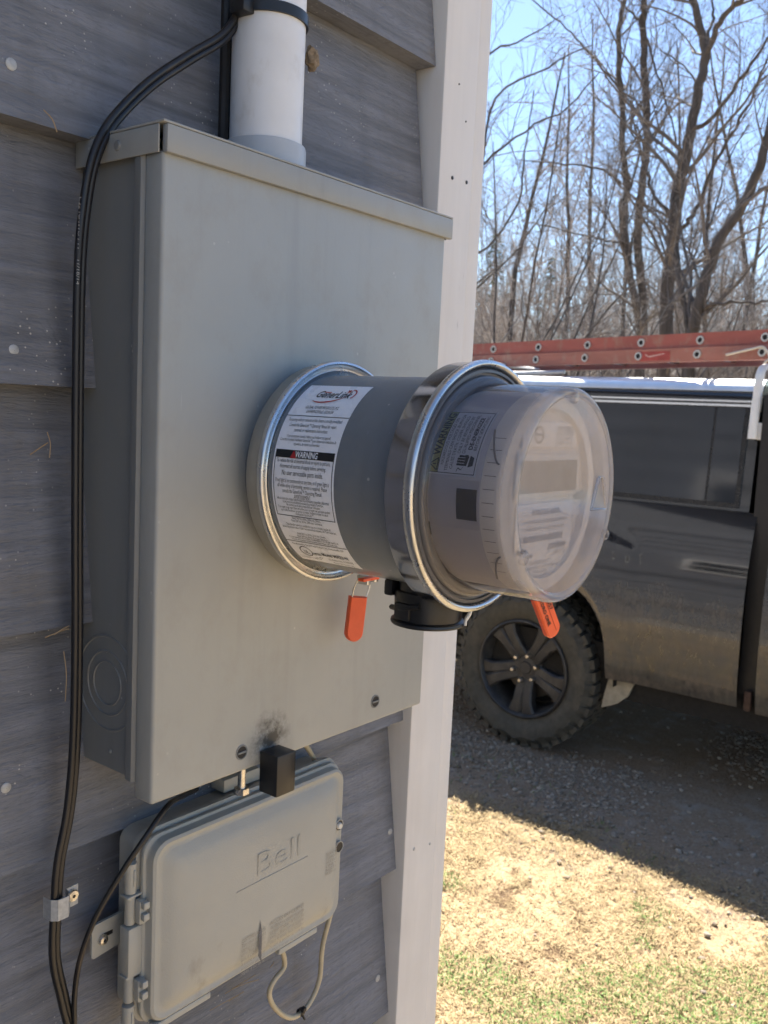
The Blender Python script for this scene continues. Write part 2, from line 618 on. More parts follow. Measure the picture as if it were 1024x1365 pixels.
# nail holes and nail heads
for (u, v, par, s, mt_) in [(603, 237, corner, .0022, INK), (622, 243, corner, .0022, INK), (621, 162, corner, .001, INK),
                            (552, 1132, corner, .0022, GALV), (573, 1125, corner, .0017, GALV), (612, 112, corner, .001, INK)]:
    p = at(u, v, 1, -.0315)
    MB().lathe([(.0003, -.0324), (s * .8, -.0323), (s, -.0317), (s, -.0310)], (p[0], p[2]), 'y', 12).build('nail', mt_, par)
boards = [o for o in house.children if o.name.startswith('siding_board')]
for (u, v) in [(10, 87), (12, 467), (517, 1108), (501, 1303), (7, 1050)]:
    p = at(u, v, 1, -.010)
    k = math.floor((p[2] - Z_REF) / SID)
    yy = -.0190 + (p[2] - (Z_REF + SID * k)) / (SID + .012) * .0250
    MB().lathe([(.0002, yy - .0011), (.0034, yy - .0010), (.0042, yy - .0005), (.0042, yy + .004)], (p[0], p[2]), 'y', 16) \
        .build('nail', GALV, house)

# roof with overhanging eaves
rf = MB()
for s, y0, y1 in ((1, -.30, 3.5), (-1, 7.33, 3.5)):
    rf.add([(-5.4, y0, 2.70), (.88, y0, 2.70), (.88, y1, 4.6), (-5.4, y1, 4.6),
            (-5.4, y0, 2.82), (.88, y0, 2.82), (.88, y1, 4.72), (-5.4, y1, 4.72)],
           [(0, 1, 2, 3), (4, 5, 6, 7), (0, 1, 5, 4), (1, 2, 6, 5), (0, 3, 7, 4), (2, 3, 7, 6)])
roof = rf.build('roof', M('asphalt_shingle', (.055, .053, .05), .95, 0, .3, 30, .006, 60), house, 0)
MB().box((-5.4, -.30, 2.675), (.88, .02, 2.698)).build('soffit', M('white_soffit', (.66, .65, .63), .6), roof, 0)
MB().box((-5.42, -.325, 2.66), (.90, -.3005, 2.84)).build('fascia_board', TRIM, roof, 0)
g = MB()
g.add([(.50, 0.012, 2.79), (.50, 6.99, 2.79), (.50, 3.5, 4.55), (.46, 0.012, 2.79), (.46, 6.99, 2.79), (.46, 3.5, 4.55)],
      [(0, 1, 2), (3, 4, 5), (0, 1, 4, 3), (1, 2, 5, 4), (2, 0, 3, 5)])
g.build('gable', WOOD, house, 0)
# unseen extension of the house, added to darken the faces turned left
shade_wing = MB().box((-5.0, -1.9, 0.0), (-1.82, .01, 2.12)).build('shade_wing_wall', M('shade_wing_sheathing', (.10, .10, .105), .9), house, 0)
for k in range(10):
    zb = .22 + SID * k
    mb = MB().box((-1.82, -1.9, zb), (-1.797, -.012, zb + SID + .004))
    for i, p in enumerate(mb.v):
        if p[2] > zb + .1 and p[0] > -1.81:
            mb.v[i] = (-1.812, p[1], p[2])
    mb.build('siding_board', WOOD, shade_wing, 30)
MB().box((-5.1, -2.05, 2.121), (-1.70, .004, 2.20)).build('shade_wing_roof', bpy.data.materials['asphalt_shingle'], house, 0)
# a white-framed window on the gable side (seen mirrored in the truck's side)
for (wy0, wy1, wz0, wz1) in ((1.42, 1.92, 1.38, 1.88), (2.95, 3.60, 1.38, 1.88)):
    wf = MB()
    wf.box((.527, wy0 - .07, wz0 - .07), (.556, wy1 + .07, wz0), bevel=.002)
    wf.box((.527, wy0 - .07, wz1), (.556, wy1 + .07, wz1 + .07), bevel=.002)
    wf.box((.5265, wy0 - .07, wz0 + .001), (.554, wy0, wz1 - .001), bevel=.002)
    wf.box((.5265, wy1, wz0 + .001), (.554, wy1 + .07, wz1 - .001), bevel=.002)
    wf.box((.5262, wy0 + .001, (wz0 + wz1) / 2 - .02), (.548, wy1 - .001, (wz0 + wz1) / 2 + .02))
    win = wf.build('window', TRIM, house)
    MB().box((.520, wy0, wz0), (.533, wy1, wz1)).build('pane', M('dark_window_glass', (.02, .025, .03), .04, 0, 0, 5, rvar=0), win, 0)

# ------------------------------------------------------------------ meter box
W, H, D = .3429, .4963, .100
Z0 = 1.4155                          # bottom of the cover above the ground
mbx = thing('meter_box', 'large grey steel meter box mounted on the clapboard wall', 'meter box', (W / 2, 0, Z0))
prof = [(0, -.002), (0, -.064), (-.0015, -.067), (-.0042, -.0695), (-.0050, -.073), (-.0050, -.0775), (-.001, -.080),
        (W + .001, -.080), (W + .004, -.0775), (W + .004, -.073), (W, -.067), (W, -.002)]
body = MB()
body.loft([[(x, y, z) for x, y in prof] for z in (Z0 + .013, Z0 + .2, Z0 + H - .006)])
enclosure = body.build('enclosure', BOXP_SHADED, mbx, 25)
cover = MB().box((-.0030, -D, Z0), (W + .0015, -.0790, Z0 + H - .0190), bevel=.0030, seg=3).build('cover', COVERP, mbx)
lid = MB()
lid.box((-.0035, -D - .0045, Z0 + H - .0215), (W + .0075, -D + .0012 + .0, Z0 + H - .0022), bevel=.0012)
lid.box((-.0066, -.0985, Z0 + H - .0215), (-.0052, -.0000, Z0 + H - .0024), bevel=.0005)
lid.box((W + .0060, -.0975, Z0 + H - .0215), (W + .0074, -.0000, Z0 + H - .0026), bevel=.0005)
lid.box((-.0066, -D - .0042, Z0 + H - .0020), (W + .0076, -.0002, Z0 + H), bevel=.0008)
lid = lid.build('lid', box_paint('grey_enamel_lid', (.31, .315, .298)), mbx)
MB().lathe([(.0002, -.0078), (.003, -.0076), (.004, -.0066), (.004, -.006)], (-.052, Z0 + H - .0115), 'x', 16).build('rivet', BOXP_SHADED, lid)
# knock-outs on the left side
kc = at(144, 911, 0, 0)
kn = MB()
for rad, w in ((.0375, .0014), (.0255, .0012), (.0175, .0010)):
    kn.lathe([(rad - w, .0004), (rad - w * .4, -.0009), (rad + w * .4, -.0009), (rad + w, .0004)], (kc[1] + .001, kc[2]), 'x', 48)
kn.build('knockout', BOXP_SHADED, enclosure)
p = at(147, 1001, 0, 0)
MB().lathe([(.0001, -.0016), (.0014, -.0012), (.0022, .0005)], (p[1], p[2]), 'x', 12).build('rivet', BOXP_SHADED, enclosure)
for (u, v) in ((322, 1003), (500, 935)):
    p = at(u, v, 1, -D)
    s = MB().lathe([(.0066, -.0998), (.0064, -.1006), (.0054, -.1007), (.0052, -.0999)], (p[0], p[2]), 'y', 24)
    s = s.build('screw', BOXP_SHADED, cover)
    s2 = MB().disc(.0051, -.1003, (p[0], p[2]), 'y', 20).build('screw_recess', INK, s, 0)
    MB().box((p[0] - .0045, -.1014, p[2] - .0009), (p[0] + .0045, -.1004, p[2] + .0009), bevel=.0003).build('screw_head', BOXP_SHADED, s)
# bottom fixing tab with its bolt
tab = MB().box((.073, -.030, Z0 - .016), (.150, -.0275, Z0 + .016), bevel=.001).build('mounting_tab', BOXP_SHADED, mbx)
MB().lathe([(.0001, -.0315), (.0040, -.0312), (.0040, -.029)], (.098, Z0 - .004), 'y', 16).build('slot', INK, tab)
bp = at(322, 1050, 1, -.065)
bl = MB().tube([(bp[0], -.065, Z0 + .015), (bp[0], -.065, bp[2] - .004)], .0036, 12).build('bolt', ZINC, mbx)
MB().lathe([(.0036, bp[2] + .0005), (.0068, bp[2]), (.0068, bp[2] - .0052), (.0034, bp[2] - .006)], (bp[0], -.065), 'z', 6).build('nut', ZINC, bl, 20)

# black block stuck on the lower edge of the cover
bk = MB().box((.1085, -.1225, 1.3935), (.1310, -.1015, 1.4290), bevel=.0012)
tag(bk.build('plastic_block', BLACKP), 'small black square plastic block stuck on the bottom edge of the grey meter box', 'plastic block')

# ------------------------------------------------------------------ meter adapter (collar) and meter
MX, MZ = .1573, .2505 + Z0
AC = (MX, MZ)


def cyl(r_, y, a):
    return (MX - r_ * math.cos(a), y, MZ + r_ * math.sin(a))


def cyl_patch(mb, r_, y0, y1, a0, a1, n=40, mi=0, th=0.0):
    vv, ff = [], []
    for i in range(n + 1):
        a = a0 + (a1 - a0) * i / n
        vv += [cyl(r_, y0, a), cyl(r_, y1, a)]
    for i in range(n):
        ff.append((2 * i, 2 * i + 1, 2 * i + 3, 2 * i + 2))
    mb.add(vv, ff, mi)


adp = thing('meter_adapter', 'round grey meter adapter collar with a long white warning label', 'meter adapter', (MX, -.1, MZ - .09))
RA = .080
MB().lathe([(.0740, -.0995), (.0740, -.1135), (.0840, -.1157)], AC, 'y', 128).build('socket_hub', BOXP_SHADED, adp)
ring = MB().lathe([(.0820, -.1158), (.0880, -.1160), (.0888, -.1172), (.0890, -.1290)], AC, 'y', 160, 1)
ring.lathe([(.0890, -.1290), (.0912, -.1306), (.0918, -.1326), (.0916, -.1345),
                   (.0908, -.1358), (.0895, -.1362), (.0884, -.1354), (.0878, -.1338), (.0868, -.1325), (.0852, -.1322), (.0846, -.1335), (.0838, -.1340),
                   (.0828, -.1330), (.0800, -.1322), (.0799, -.1200)], AC, 'y', 160)
ring.build('sealing_ring', [STEEL, RINGP], adp, 50)
cy = MB().lathe([(.0785, -.118), (RA, -.119), (RA, -.2495), (.0815, -.2510), (.0880, -.2525), (.0890, -.2560), (.0890, -.262), (.07, -.264)], AC, 'y', 160)
barrel = cy.build('barrel', ADAPT, adp, 40)

# label on the barrel
A_TOP, A_BOT = R(61.0), R(-58.5)
LY0, LY1 = -.1362, -.1990
lb = MB(); cyl_patch(lb, RA + .0003, LY0, LY1, A_TOP, A_BOT, 60)
label = lb.build('label', WHITE, adp, 60)


def row(zy):
    """angle on the barrel of a text row measured down the label."""
    px = 470 + zy / 4.136
    return math.asin(max(-.999, min(.999, (633.7 - px) / 135.7)))


def lab_text(mb, text, zy, size, u0=.5, align='CENTER', shear=0.0, width=None, r_=RA + .0007, mi=0, bold=0.0):
    a0 = row(zy)
    lw = abs(LY1 - LY0)
    w = None if width is None else width * lw
    x0 = {'CENTER': 0, 'LEFT': 0}[align]
    letters(mb, text, size, lambda x, y: cyl(r_, LY0 - (u0 * lw + x), a0 + (y - size * .3) / RA), mi, align, shear, w, bold)


tx = MB()
def lines(items):
    for it in items:
        lab_text(tx, *it[:3], **(it[3] if len(it) > 3 else {}))


lines([('GenerLink', 238, .0115, dict(width=.54, shear=.35, u0=.52, bold=.00012)),
       ('GLOBAL POWER PRODUCTS, INC.', 309, .0042, dict(width=.53, shear=.25)),
       ('LAWRENCEVILLE, GEORGIA', 331, .0040, dict(width=.43, shear=.25)),
       ('Tampering with or removal of this device is strictly prohibited.', 377, .0042, dict(width=.86)),
       ('Consult the GenerLink\u2122 Operating Manual for repair,', 405, .0042, dict(width=.76)),
       ('removal, or maintenance instructions.', 431, .0042, dict(width=.54)),
       ('Il est strictement interdit d\'altérer ou d\'enlever cet appareil.', 463, .0034, dict(width=.70)),
       ('Consultez le manuel d\'utilisation GenerLink\u2122 pour obtenir des instructions de', 482, .0034, dict(width=.90)),
       ('réparation, de retrait ou d\'entretien.', 503, .0034, dict(width=.42)),
       ('To reduce the risk of electrical shock or injury to persons,', 592, .0044, dict(width=.86)),
       ('disconnect all sources of supply before servicing.', 621, .0044, dict(width=.74)),
       ('No user serviceable parts inside.', 656, .0056, dict(width=.66)),
       ('If red light is on continuously at any time, or if green light is', 697, .0044, dict(width=.86)),
       ('off while utility is functioning, service is required. Please', 724, .0044, dict(width=.80)),
       ('consult the GenerLink\u2122 Operating Manual.', 752, .0044, dict(width=.64)),
       ('AVERTISSEMENT', 779, .0044, dict(width=.27))])
for i, (t, w) in enumerate([('Afin de réduire les risques d\'électrocution ou de blessures corporelles, débranchez', .84), ('toutes les sources d\'alimentation avant de procéder à l\'entretien.', .66),
                            ('Ne contient pas de pièces réparables par l\'utilisateur.', .55), ('Si le voyant rouge reste allumé en continu, ou si le voyant vert est éteint pendant', .84),
                            ('que l\'utilité fonctionne, un service est requis. Veuillez consulter le manuel', .76), ('d\'utilisation GenerLink\u2122.', .30)]):
    lab_text(tx, t, 794 + i * 15.5, .0030, width=w)
for zy, t, w, s in [(896, 'Rated 240 Vac, 60Hz, 200A max, 2Wire.', .46, .0030), (912, 'Rated 240 Vac, 60 Hz, 200A max. Generator.', .50, .0030),
                    (935, 'This transfer switch is suitable for use on a circuit capable of', .72, .0029), (951, 'delivering not more than 10,000 rms symmetrical amperes, 240 Volts maximum.', .88, .0029),
                    (983, 'Rated 240 Vac, 50 Hz, 30 A max. Canada.', .46, .0030), (998, 'Rated 240 Vac, 60 Hz, 30 A max. Generator.', .50, .0030),
                    (1009, 'Ce commutateur de transfert est utilisable sur un circuit capable de', .80, .0027), (1022, 'fournir au maximum 10 000 ampères symétriques, 240 volts max.', .74, .0027),
                    (1050, 'Manufactured by Global Power Products, Inc., Lawrenceville, GA', .84, .0032)]:
    lab_text(tx, t, zy, s, width=w)
lab_text(tx, 'Model MA23-N', 1096, .0056, u0=.70, width=.42, bold=.0001)
lab_text(tx, 'US Patent No. 6,100,605', 1122, .0038, u0=.74, width=.40)
lab_text(tx, 'Type 3R Enclosure', 1142, .0036, u0=.74, width=.32)
lab_text(tx, 'UL', 1096, .0058, u0=.235, width=.07, bold=.0001)
lab_text(tx, 'LISTED', 1102, .0040, u0=.40, width=.13, bold=.0001)
lab_text(tx, '46C4', 1120, .0028, u0=.42, width=.06)
lab_text(tx, 'Conforms to standards', 1131, .0026, u0=.25, width=.30)
lab_text(tx, 'P/N 250-0115', 1155, .0026, u0=.84, width=.14)
# rules, frame and roundel
def rule_h(zy, u0, u1, th=.0006, mi=0, r_=RA + .0006):
    a = row(zy); lw = LY1 - LY0
    cyl_patch(tx, r_, LY0 + u0 * lw, LY0 + u1 * lw, a + th / RA / 2, a - th / RA / 2, 2, mi)


def rule_v(u, zy0, zy1, th=.0006):
    lw = LY1 - LY0
    cyl_patch(tx, RA + .0006, LY0 + u * lw, LY0 + u * lw - th, row(zy0), row(zy1), 24)


rule_h(355, 0, 1); rule_h(886, .03, .975); rule_h(1034, 0, 1)
rule_v(.03, 560, 886); rule_v(.965, 560, 886)
lw = LY1 - LY0
cyl_patch(tx, RA + .0006, LY0 + .03 * lw, LY0 + .975 * lw, row(535), row(577), 10)
ac, yc = row(1092), LY0 + .235 * lw
cp = [[], []]
for j in range(33):
    a = 2 * PI * j / 32
    for q, rr in enumerate((.0062, .0054)):
        cp[q].append(cyl(RA + .0006, yc - rr * math.cos(a), ac + rr * math.sin(a) / RA))
tx.add(cp[0] + cp[1], [(i, i + 1, 33 + i + 1, 33 + i) for i in range(32)])
tx.build('lettering', INK, label, 0, recalc=False)
wt = MB()
lab_text(wt, 'WARNING', 558, .0068, u0=.54, width=.36, r_=RA + .0010, bold=.00015)
wt.build('lettering', WHITE, label, 0, recalc=False)
rd = MB()
aw, yw = row(560), LY0 + .33 * lw
rd.add([cyl(RA + .0010, yw + .0032, aw - .0026 / RA), cyl(RA + .0010, yw - .0032, aw - .0026 / RA), cyl(RA + .0010, yw, aw + .0034 / RA)], [(0, 1, 2)])
rd.build('warning_sign', REDINK, label, 0, recalc=False)
rd = MB()
# swoosh of the mark: a crescent tail with a small star burst at its head
sw_o, sw_i = [], []
for j in range(25):
    t = j / 24
    a = R(200) + t * R(178)
    th = .0016 * math.sin(PI * min(1, t * 1.15 + .02)) * (1 - .75 * t) + .0002
    ex, ez = .0165 * math.cos(a), .0072 * math.sin(a)
    s0, c0 = math.sin(R(12)), math.cos(R(12))
    for lst, d in ((sw_o, 0), (sw_i, th)):
        X, Zz = ex * c0 - ez * s0, ex * s0 + ez * c0 + d
        lst.append(cyl(RA + .0008, LY0 + .50 * lw - X, row(246) + Zz / RA))
rd.add(sw_o + sw_i, [(i, i + 1, 25 + i + 1, 25 + i) for i in range(24)])
sy, sa = LY0 + .735 * lw, row(218)
star = []
for j in range(12):
    rr = (.0040 if j % 4 == 0 else .0026) if j % 2 == 0 else .0010
    a = j * PI / 6 + .3
    star.append(cyl(RA + .0009, sy - rr * math.cos(a), sa + rr * math.sin(a) / RA))
rd.add([cyl(RA + .0009, sy, sa)] + star, [(0, 1 + j, 1 + (j + 1) % 12) for j in range(12)])
ar = [[], []]
for j in range(13):
    a = R(95) - j / 12 * R(150)
    for q, rr in enumerate((.0062, .0051)):
        ar[q].append(cyl(RA + .0008, sy - .0028 - rr * math.cos(a) * .9, sa - .0035 / RA + rr * math.sin(a) / RA))
rd.add(ar[0] + ar[1], [(i, i + 1, 13 + i + 1, 13 + i) for i in range(12)])
cyl_patch(rd, RA + .0008, LY0 + .36 * lw, LY0 + .47 * lw, row(228), row(224), 3)
rd.build('emblem', REDINK, label, 0, recalc=False)
# black cable outlet under the barrel
bt = MB()
by, bx = -.2325, MX
bt.lathe([(.0235, MZ - .060), (.0240, MZ - .0835), (.0262, MZ - .0845), (.0270, MZ - .0880), (.0266, MZ - .1060), (.0290, MZ - .1075), (.0294, MZ - .1092),
          (.0288, MZ - .1105), (.0262, MZ - .1100), (.0255, MZ - .095)], (bx, by), 'z', 64)
bt.box((bx - .020, by + .0215, MZ - .0905), (bx + .004, by + .0300, MZ - .0775), bevel=.002)
bt.box((bx - .0290, by - .002, MZ - .1050), (bx - .0225, by + .012, MZ - .0920), bevel=.001)
bt.tube(smooth_path([(bx - .020, by + .021, MZ - .0985), (bx - .0275, by + .006, MZ - .0965), (bx - .026, by - .010, MZ - .0925)], 6), .0022, 8)
bt.build('cable_outlet', BLACKP, adp)

# orange seal on the lower sealing ring
def seal_body(mb, top, down, side, length, width, thick):
    """Flat rounded tag: outline in (side, down) plane with thickness."""
    top, down, side = np.array(top), np.array(down) / np.linalg.norm(down), np.array(side) / np.linalg.norm(side)
    nrm = np.cross(side, down)
    out = [(-width / 2, 0), (width / 2, 0)]
    for j in range(13):
        a = j / 12 * PI
        out.append((width / 2 * math.cos(a), length - width / 2 + width / 2 * math.sin(a)))
    secs = []
    for t, sc in ((-thick / 2, .86), (-thick / 2 * .55, 1), (thick / 2 * .55, 1), (thick / 2, .86)):
        cx_ = sum(p[0] for p in out) / len(out); cy_ = length / 2
        secs.append([tuple(top + side * ((x - cx_) * sc + cx_) + down * ((y - cy_) * (1 - (1 - sc) * .4) + cy_) + nrm * t) for x, y in out])
    mb.loft(secs)
    return top, down, side, nrm


s1 = thing('wire_seal', 'orange plastic wire seal hanging in front of the grey box below the label', 'seal', (.205, -.12, 1.51))
q = at(477, 799, 1, -.122)
sb = MB()
T1 = seal_body(sb, (q[0], -.122, q[2] + .003), (-.12, .0, -1), (1, -.55, -.12), .041, .0165, .008)
so = sb.build('tag', ORANGE, s1)
gv = MB()
gv.box((-.0006, 0, -.0005), (.0006, .028, .0006), mat=Matrix.Translation(Vector(T1[0] + T1[1] * .009 - T1[3] * -.0041)) @ Matrix([(T1[2][i], T1[1][i], T1[3][i]) for i in range(3)]).to_4x4())
gv.build('groove', M('orange_groove', (.45, .045, .012), .6, 0, .05), so, 0)
wr = MB()
a_, b_, c_ = at(470, 800, 1, -.122), at(486, 798, 1, -.126), at(484, 772, 1, -.128)
wr.tube(smooth_path([(a_[0], -.121, a_[2] - .003), (a_[0] + .001, -.122, a_[2] + .010), (c_[0] - .004, -.127, c_[2] + .001), (c_[0] + .003, -.129, c_[2] + .002),
                     (b_[0] + .004, -.128, b_[2] + .012), (b_[0], -.126, b_[2] - .003)]), .0008, 8)
wr.build('wire', STEEL, s1)
cl = MB()
cl.box((c_[0] - .004, -.136, c_[2] - .004), (c_[0] + .001, -.124, c_[2] + .004), bevel=.0006)
cl.box((c_[0] + .004, -.138, c_[2] - .002), (c_[0] + .010, -.126, c_[2] + .003), bevel=.0006)
cl.build('ring_clasp', STEEL, adp)
ft = MB(); p = at(489, 771, 1, -.137)
ft.box((p[0] - .010, -.142, p[2] - .0015), (p[0] + .012, -.135, p[2] + .0012), bevel=.0006)
ft.build('red_clasp_tab', ORANGE, adp)

# the electricity meter
mtr = thing('electricity_meter', 'round electricity meter under a hazy clear plastic dome with chrome ring', 'electricity meter', (MX, -.262, MZ - .09))
rg = MB().lathe([(.0895, -.2535), (.0914, -.2545), (.0915, -.2560), (.0915, -.2705)], AC, 'y', 160)
rg.build('ring_band', CHROME, mtr, 40)
rg2 = MB().lathe([(.0913, -.2700), (.0926, -.2716), (.0934, -.2738), (.0933, -.2762), (.0922, -.2780), (.0905, -.2786), (.0890, -.2778), (.0882, -.2760), (.0880, -.2730)],
                 AC, 'y', 160)
rg2.build('ring_rim', STEEL, mtr, 60)
MODG = M('meter_base_grey', (.105, .105, .112), .40, 0, .05, 20)
MODM = M('meter_module_grey', (.40, .385, .41), .45, 0, .05, 20)
MODL = M('meter_beige', (.60, .56, .52), .55, 0, .04, 25)
bs = MB().lathe([(.0885, -.262), (.0879, -.2745), (.0862, -.2770), (.0842, -.2772), (.0838, -.2752), (.0822, -.2750), (.0815, -.2778), (.0796, -.2792), (.0780, -.2790), (.073, -.276), (.04, -.274), (.0001, -.274)],
                AC, 'y', 128)
bs.build('base_flange', MODG, mtr, 40)
md = MB().lathe([(.0708, -.272), (.0708, -.3175), (.0700, -.3185), (.055, -.3185)], AC, 'y', 128)
module = md.build('module_case', MODM, mtr, 40)
# beige front bezel with slots
bz = MB().lathe([(.0708, -.3165), (.0706, -.3290), (.0685, -.3315), (.060, -.3315), (.0590, -.3270)], AC, 'y', 128)
bezel = bz.build('front_bezel', MODL, mtr, 40)
SLOT = M('slot_grey', (.20, .18, .17), .6, 0, .05)
for i in range(12):
    a = R(33 - i * 7.2)
    sl = MB(); cyl_patch(sl, .0711, -.3195, -.3285, a + .0035, a - .0035, 1); sl.build('slot', SLOT, bezel, 0)
for s in (1, -1):
    sl = MB()
    pth = [cyl(.0712, -.3175 - .0115 * t, R(s * 26 - 8) + s * R(20) * (1 - t) ** 1.6) for t in np.linspace(0, 1, 10)]
    sl.tube(pth, .0007, 6)
    sl.build('moulded_rib', SLOT, bezel)
MB().disc(.0596, -.3270, AC, 'y', 96).build('faceplate', M('meter_face', (.52, .485, .455), .55, 0, .04), mtr, 0)
FY = -.3274


def fp(x, z):
    return (MX + x, FY, MZ + z)


fr = MB().box((MX - .044, -.3290, MZ - .003), (MX + .048, -.3271, MZ + .028), bevel=.0006)
fr.build('display_frame', M('display_frame_beige', (.50, .48, .45), .5, 0, .04), mtr)
MB().box((MX - .039, -.3298, MZ + .0015), (MX + .043, -.3291, MZ + .0235)).build('display', M('lcd_grey_green', (.012, .014, .011), .4, 0, .06, 40), mtr, 0)
MB().box((MX - .038, -.3285, MZ + .033), (MX + .042, -.3272, MZ + .0505), bevel=.0003).build('upper_label', M('face_label', (.66, .63, .60), .5, 0, .03), mtr)
MB().box((MX - .040, -.3283, MZ - .058), (MX + .0425, -.3272, MZ - .0065), bevel=.0003).build('nameplate', bpy.data.materials['face_label'], mtr)
ft = MB()
def fl(t, x, z, s, w, al='CENTER', bold=0.0):
    letters(ft, t, s, lambda px, py: (MX + x + px, -.3291, MZ + z + py), 0, al, 0, w, bold)


fl('FOCUS kWh', 0.002, -.0145, .0056, .040, bold=.0001)
fl('TYPE AXR-SD FM 2S CL200 240V 3W', 0.002, -.0205, .0034, .062)
fl('MULTIPLY BY 1.0  60 HZ  Kh 7.2', 0.001, -.0255, .0034, .056)
for i in range(34):
    x = -.030 + i * .0018
    if (i * 7) % 5 != 2:
        ft.box((MX + x - .0028 + .0, -.3291, MZ - .0335), (MX + x - .0028 + (.0011 if (i * 3) % 4 else .0006), -.3290, MZ - .0290))
fl('hydro', -.030, -.0405, .0048, .015, bold=.0001)
fl('one', -.0205, -.0442, .0042, .009, bold=.0001)
fl('J2058648', .021, -.0400, .0052, .026, bold=.0001)
fl('AECL 10', .026, -.0445, .0034, .018)
fl('RR-0019-01-001', -.004, -.0495, .0034, .026)
fl('MEASUREMENT CANADA APPROVED', 0, -.0530, .0026, .048)
fl('AE-1438', -.002, -.0562, .0028, .018)
ft.build('face_lettering', GREYINK, mtr, 0, recalc=False)
u2 = MB()
for i in range(4):
    letters(u2, ['||||||||||||||', 'Sensus 210 P02', '3201 0041 957', 'R23  CA'][i], [.0050, .003, .003, .003][i], lambda px, py: (MX + .022 + px, -.3291, MZ + .0445 - i * .0032 + py), 0, 'CENTER', 0, .024)
rr_ = []
for j in range(25):
    a = j / 24 * 2 * PI
    rr_ += [(MX - .016 + .0062 * math.cos(a), -.3291, MZ + .0415 + .0062 * math.sin(a)), (MX - .016 + .0050 * math.cos(a), -.3291, MZ + .0415 + .0050 * math.sin(a))]
u2.add(rr_, [(2 * i, 2 * i + 2, 2 * i + 3, 2 * i + 1) for i in range(24)])
u2.box((MX - .021, -.3291, MZ + .0410), (MX - .011, -.3290, MZ + .0420))
u2.build('face_lettering', GREYINK, mtr, 0, recalc=False)
MB().box((MX + .046, -.3300, MZ - .006), (MX + .058, -.3272, MZ - .001), bevel=.0008).build('switch_lever', MODG, mtr)
# warning label on the module
RW = .0708
WA0, WA1, WY0, WY1 = R(10.8), R(49.8), -.2745, -.3118
wl_ = MB(); cyl_patch(wl_, RW + .0003, WY0 + .001, WY1 - .001, WA1 + .015, WA0 - .015, 24)
wlab = wl_.build('warning_label', M('pale_grey_label', (.58, .58, .62), .5, 0, .03), mtr, 60)
wy = MB(); cyl_patch(wy, RW + .0005, WY0, WY0 - .0078, WA1, WA0, 24)
wy.build('label_band', M('olive_yellow_band', (.30, .30, .12), .5, 0, .04), wlab, 60)
wi = MB()


def wmap(s, d):
    """s: along the text (up the barrel, metres), d: distance from the band's edge towards the dome."""
    return cyl(RW + .0008, WY0 - d, WA0 + s / RW)


def wtext(t, s0, d, size, width=None, bold=0.0):
    letters(wi, t, size, lambda x, y: wmap(s0 + x, d - y), 0, 'LEFT', 0, width, bold)


LS = RW * (WA1 - WA0)
wtext('WARNING', .0120, .0070, .0080, .0345, .0002)
wtext('HAZARDOUS VOLTAGES ON', .0055, .0118, .0036, .036)
wtext('TERMINALS CAN SHOCK BURN OR', .0015, .0156, .0036, .044)
wtext('CAUSE DEATH. COVER SHOULD', .0030, .0194, .0036, .041)
wtext('ONLY BE REMOVED BY', .0140, .0232, .0036, .030)
wtext('QUALIFIED PERSONNEL.', .0140, .0268, .0036, .032)
wtext('DE-ENERGIZE', .0170, .0315, .0044, .026, .00012)
wtext('BEFORE SERVICING', .0165, .0350, .0034, .028)
for (s0, s1_, d0, d1) in ((0, LS, 0, .0005), (0, LS, .0368, .0373), (0, .0005, 0, .0373), (LS - .0005, LS, 0, .0373), (0, LS, .0078, .0083)):
    nseg = 16
    for i in range(nseg):
        a, b = s0 + (s1_ - s0) * i / nseg, s0 + (s1_ - s0) * (i + 1) / nseg
        wi.add([wmap(a, d0), wmap(b, d0), wmap(b, d1), wmap(a, d1)], [(0, 1, 2, 3)])
# triangle sign, hand and lightning
tri = [(.0015, .0070), (.0100, .0070), (.00575, .0008)]
for i in range(3):
    a, b = np.array(tri[i]), np.array(tri[(i + 1) % 3])
    n_ = np.array([-(b - a)[1], (b - a)[0]]); n_ = n_ / np.linalg.norm(n_) * .0004
    wi.add([wmap(*(a - n_)), wmap(*(b - n_)), wmap(*(b + n_)), wmap(*(a + n_))], [(0, 1, 2, 3)])
wi.add([wmap(.0054, .0030), wmap(.0061, .0030), wmap(.0061, .0058), wmap(.0054, .0058)], [(0, 1, 2, 3)])
for i in range(4):
    s = .0058 + i * .0019
    wi.add([wmap(s, .0222 + (i == 3) * .001), wmap(s + .0015, .0222 + (i == 3) * .001), wmap(s + .0015, .0280), wmap(s, .0280)], [(0, 1, 2, 3)])
wi.add([wmap(.0058, .0280), wmap(.0134, .0280), wmap(.0134, .0300), wmap(.0120, .0310), wmap(.0058, .0300)], [(0, 1, 2, 3, 4)])
wi.add([wmap(.0050, .0312), wmap(.0130, .0318), wmap(.0118, .0350), wmap(.0062, .0350)], [(0, 1, 2, 3)])
pz = [(.0012, .0225), (.0040, .0235), (.0026, .0262), (.0050, .0275)]
for a, b in zip(pz, pz[1:]):
    wi.add([wmap(a[0], a[1]), wmap(b[0], b[1]), wmap(b[0] + .0004, b[1] + .0006), wmap(a[0] + .0004, a[1] + .0006)], [(0, 1, 2, 3)])
wi.build('lettering', INK, wlab, 0, recalc=False)
# dark optical port in a raised panel
pp = MB(); cyl_patch(pp, RW + .0002, -.2765, -.3165, R(8.0), R(-19), 16); pp.build('port_panel', MODM, mtr, 60)
pt = MB()
cyl_patch(pt, RW + .0010, -.2998, -.3158, R(3.4), R(-13.4), 10)
pt.build('optical_port', BLACKP, mtr, 60)
dk = MB(); cyl_patch(dk, RW + .0008, -.2748, -.2772, R(-17), R(-25), 6); dk.build('latch_slot', BLACKP, mtr, 60)

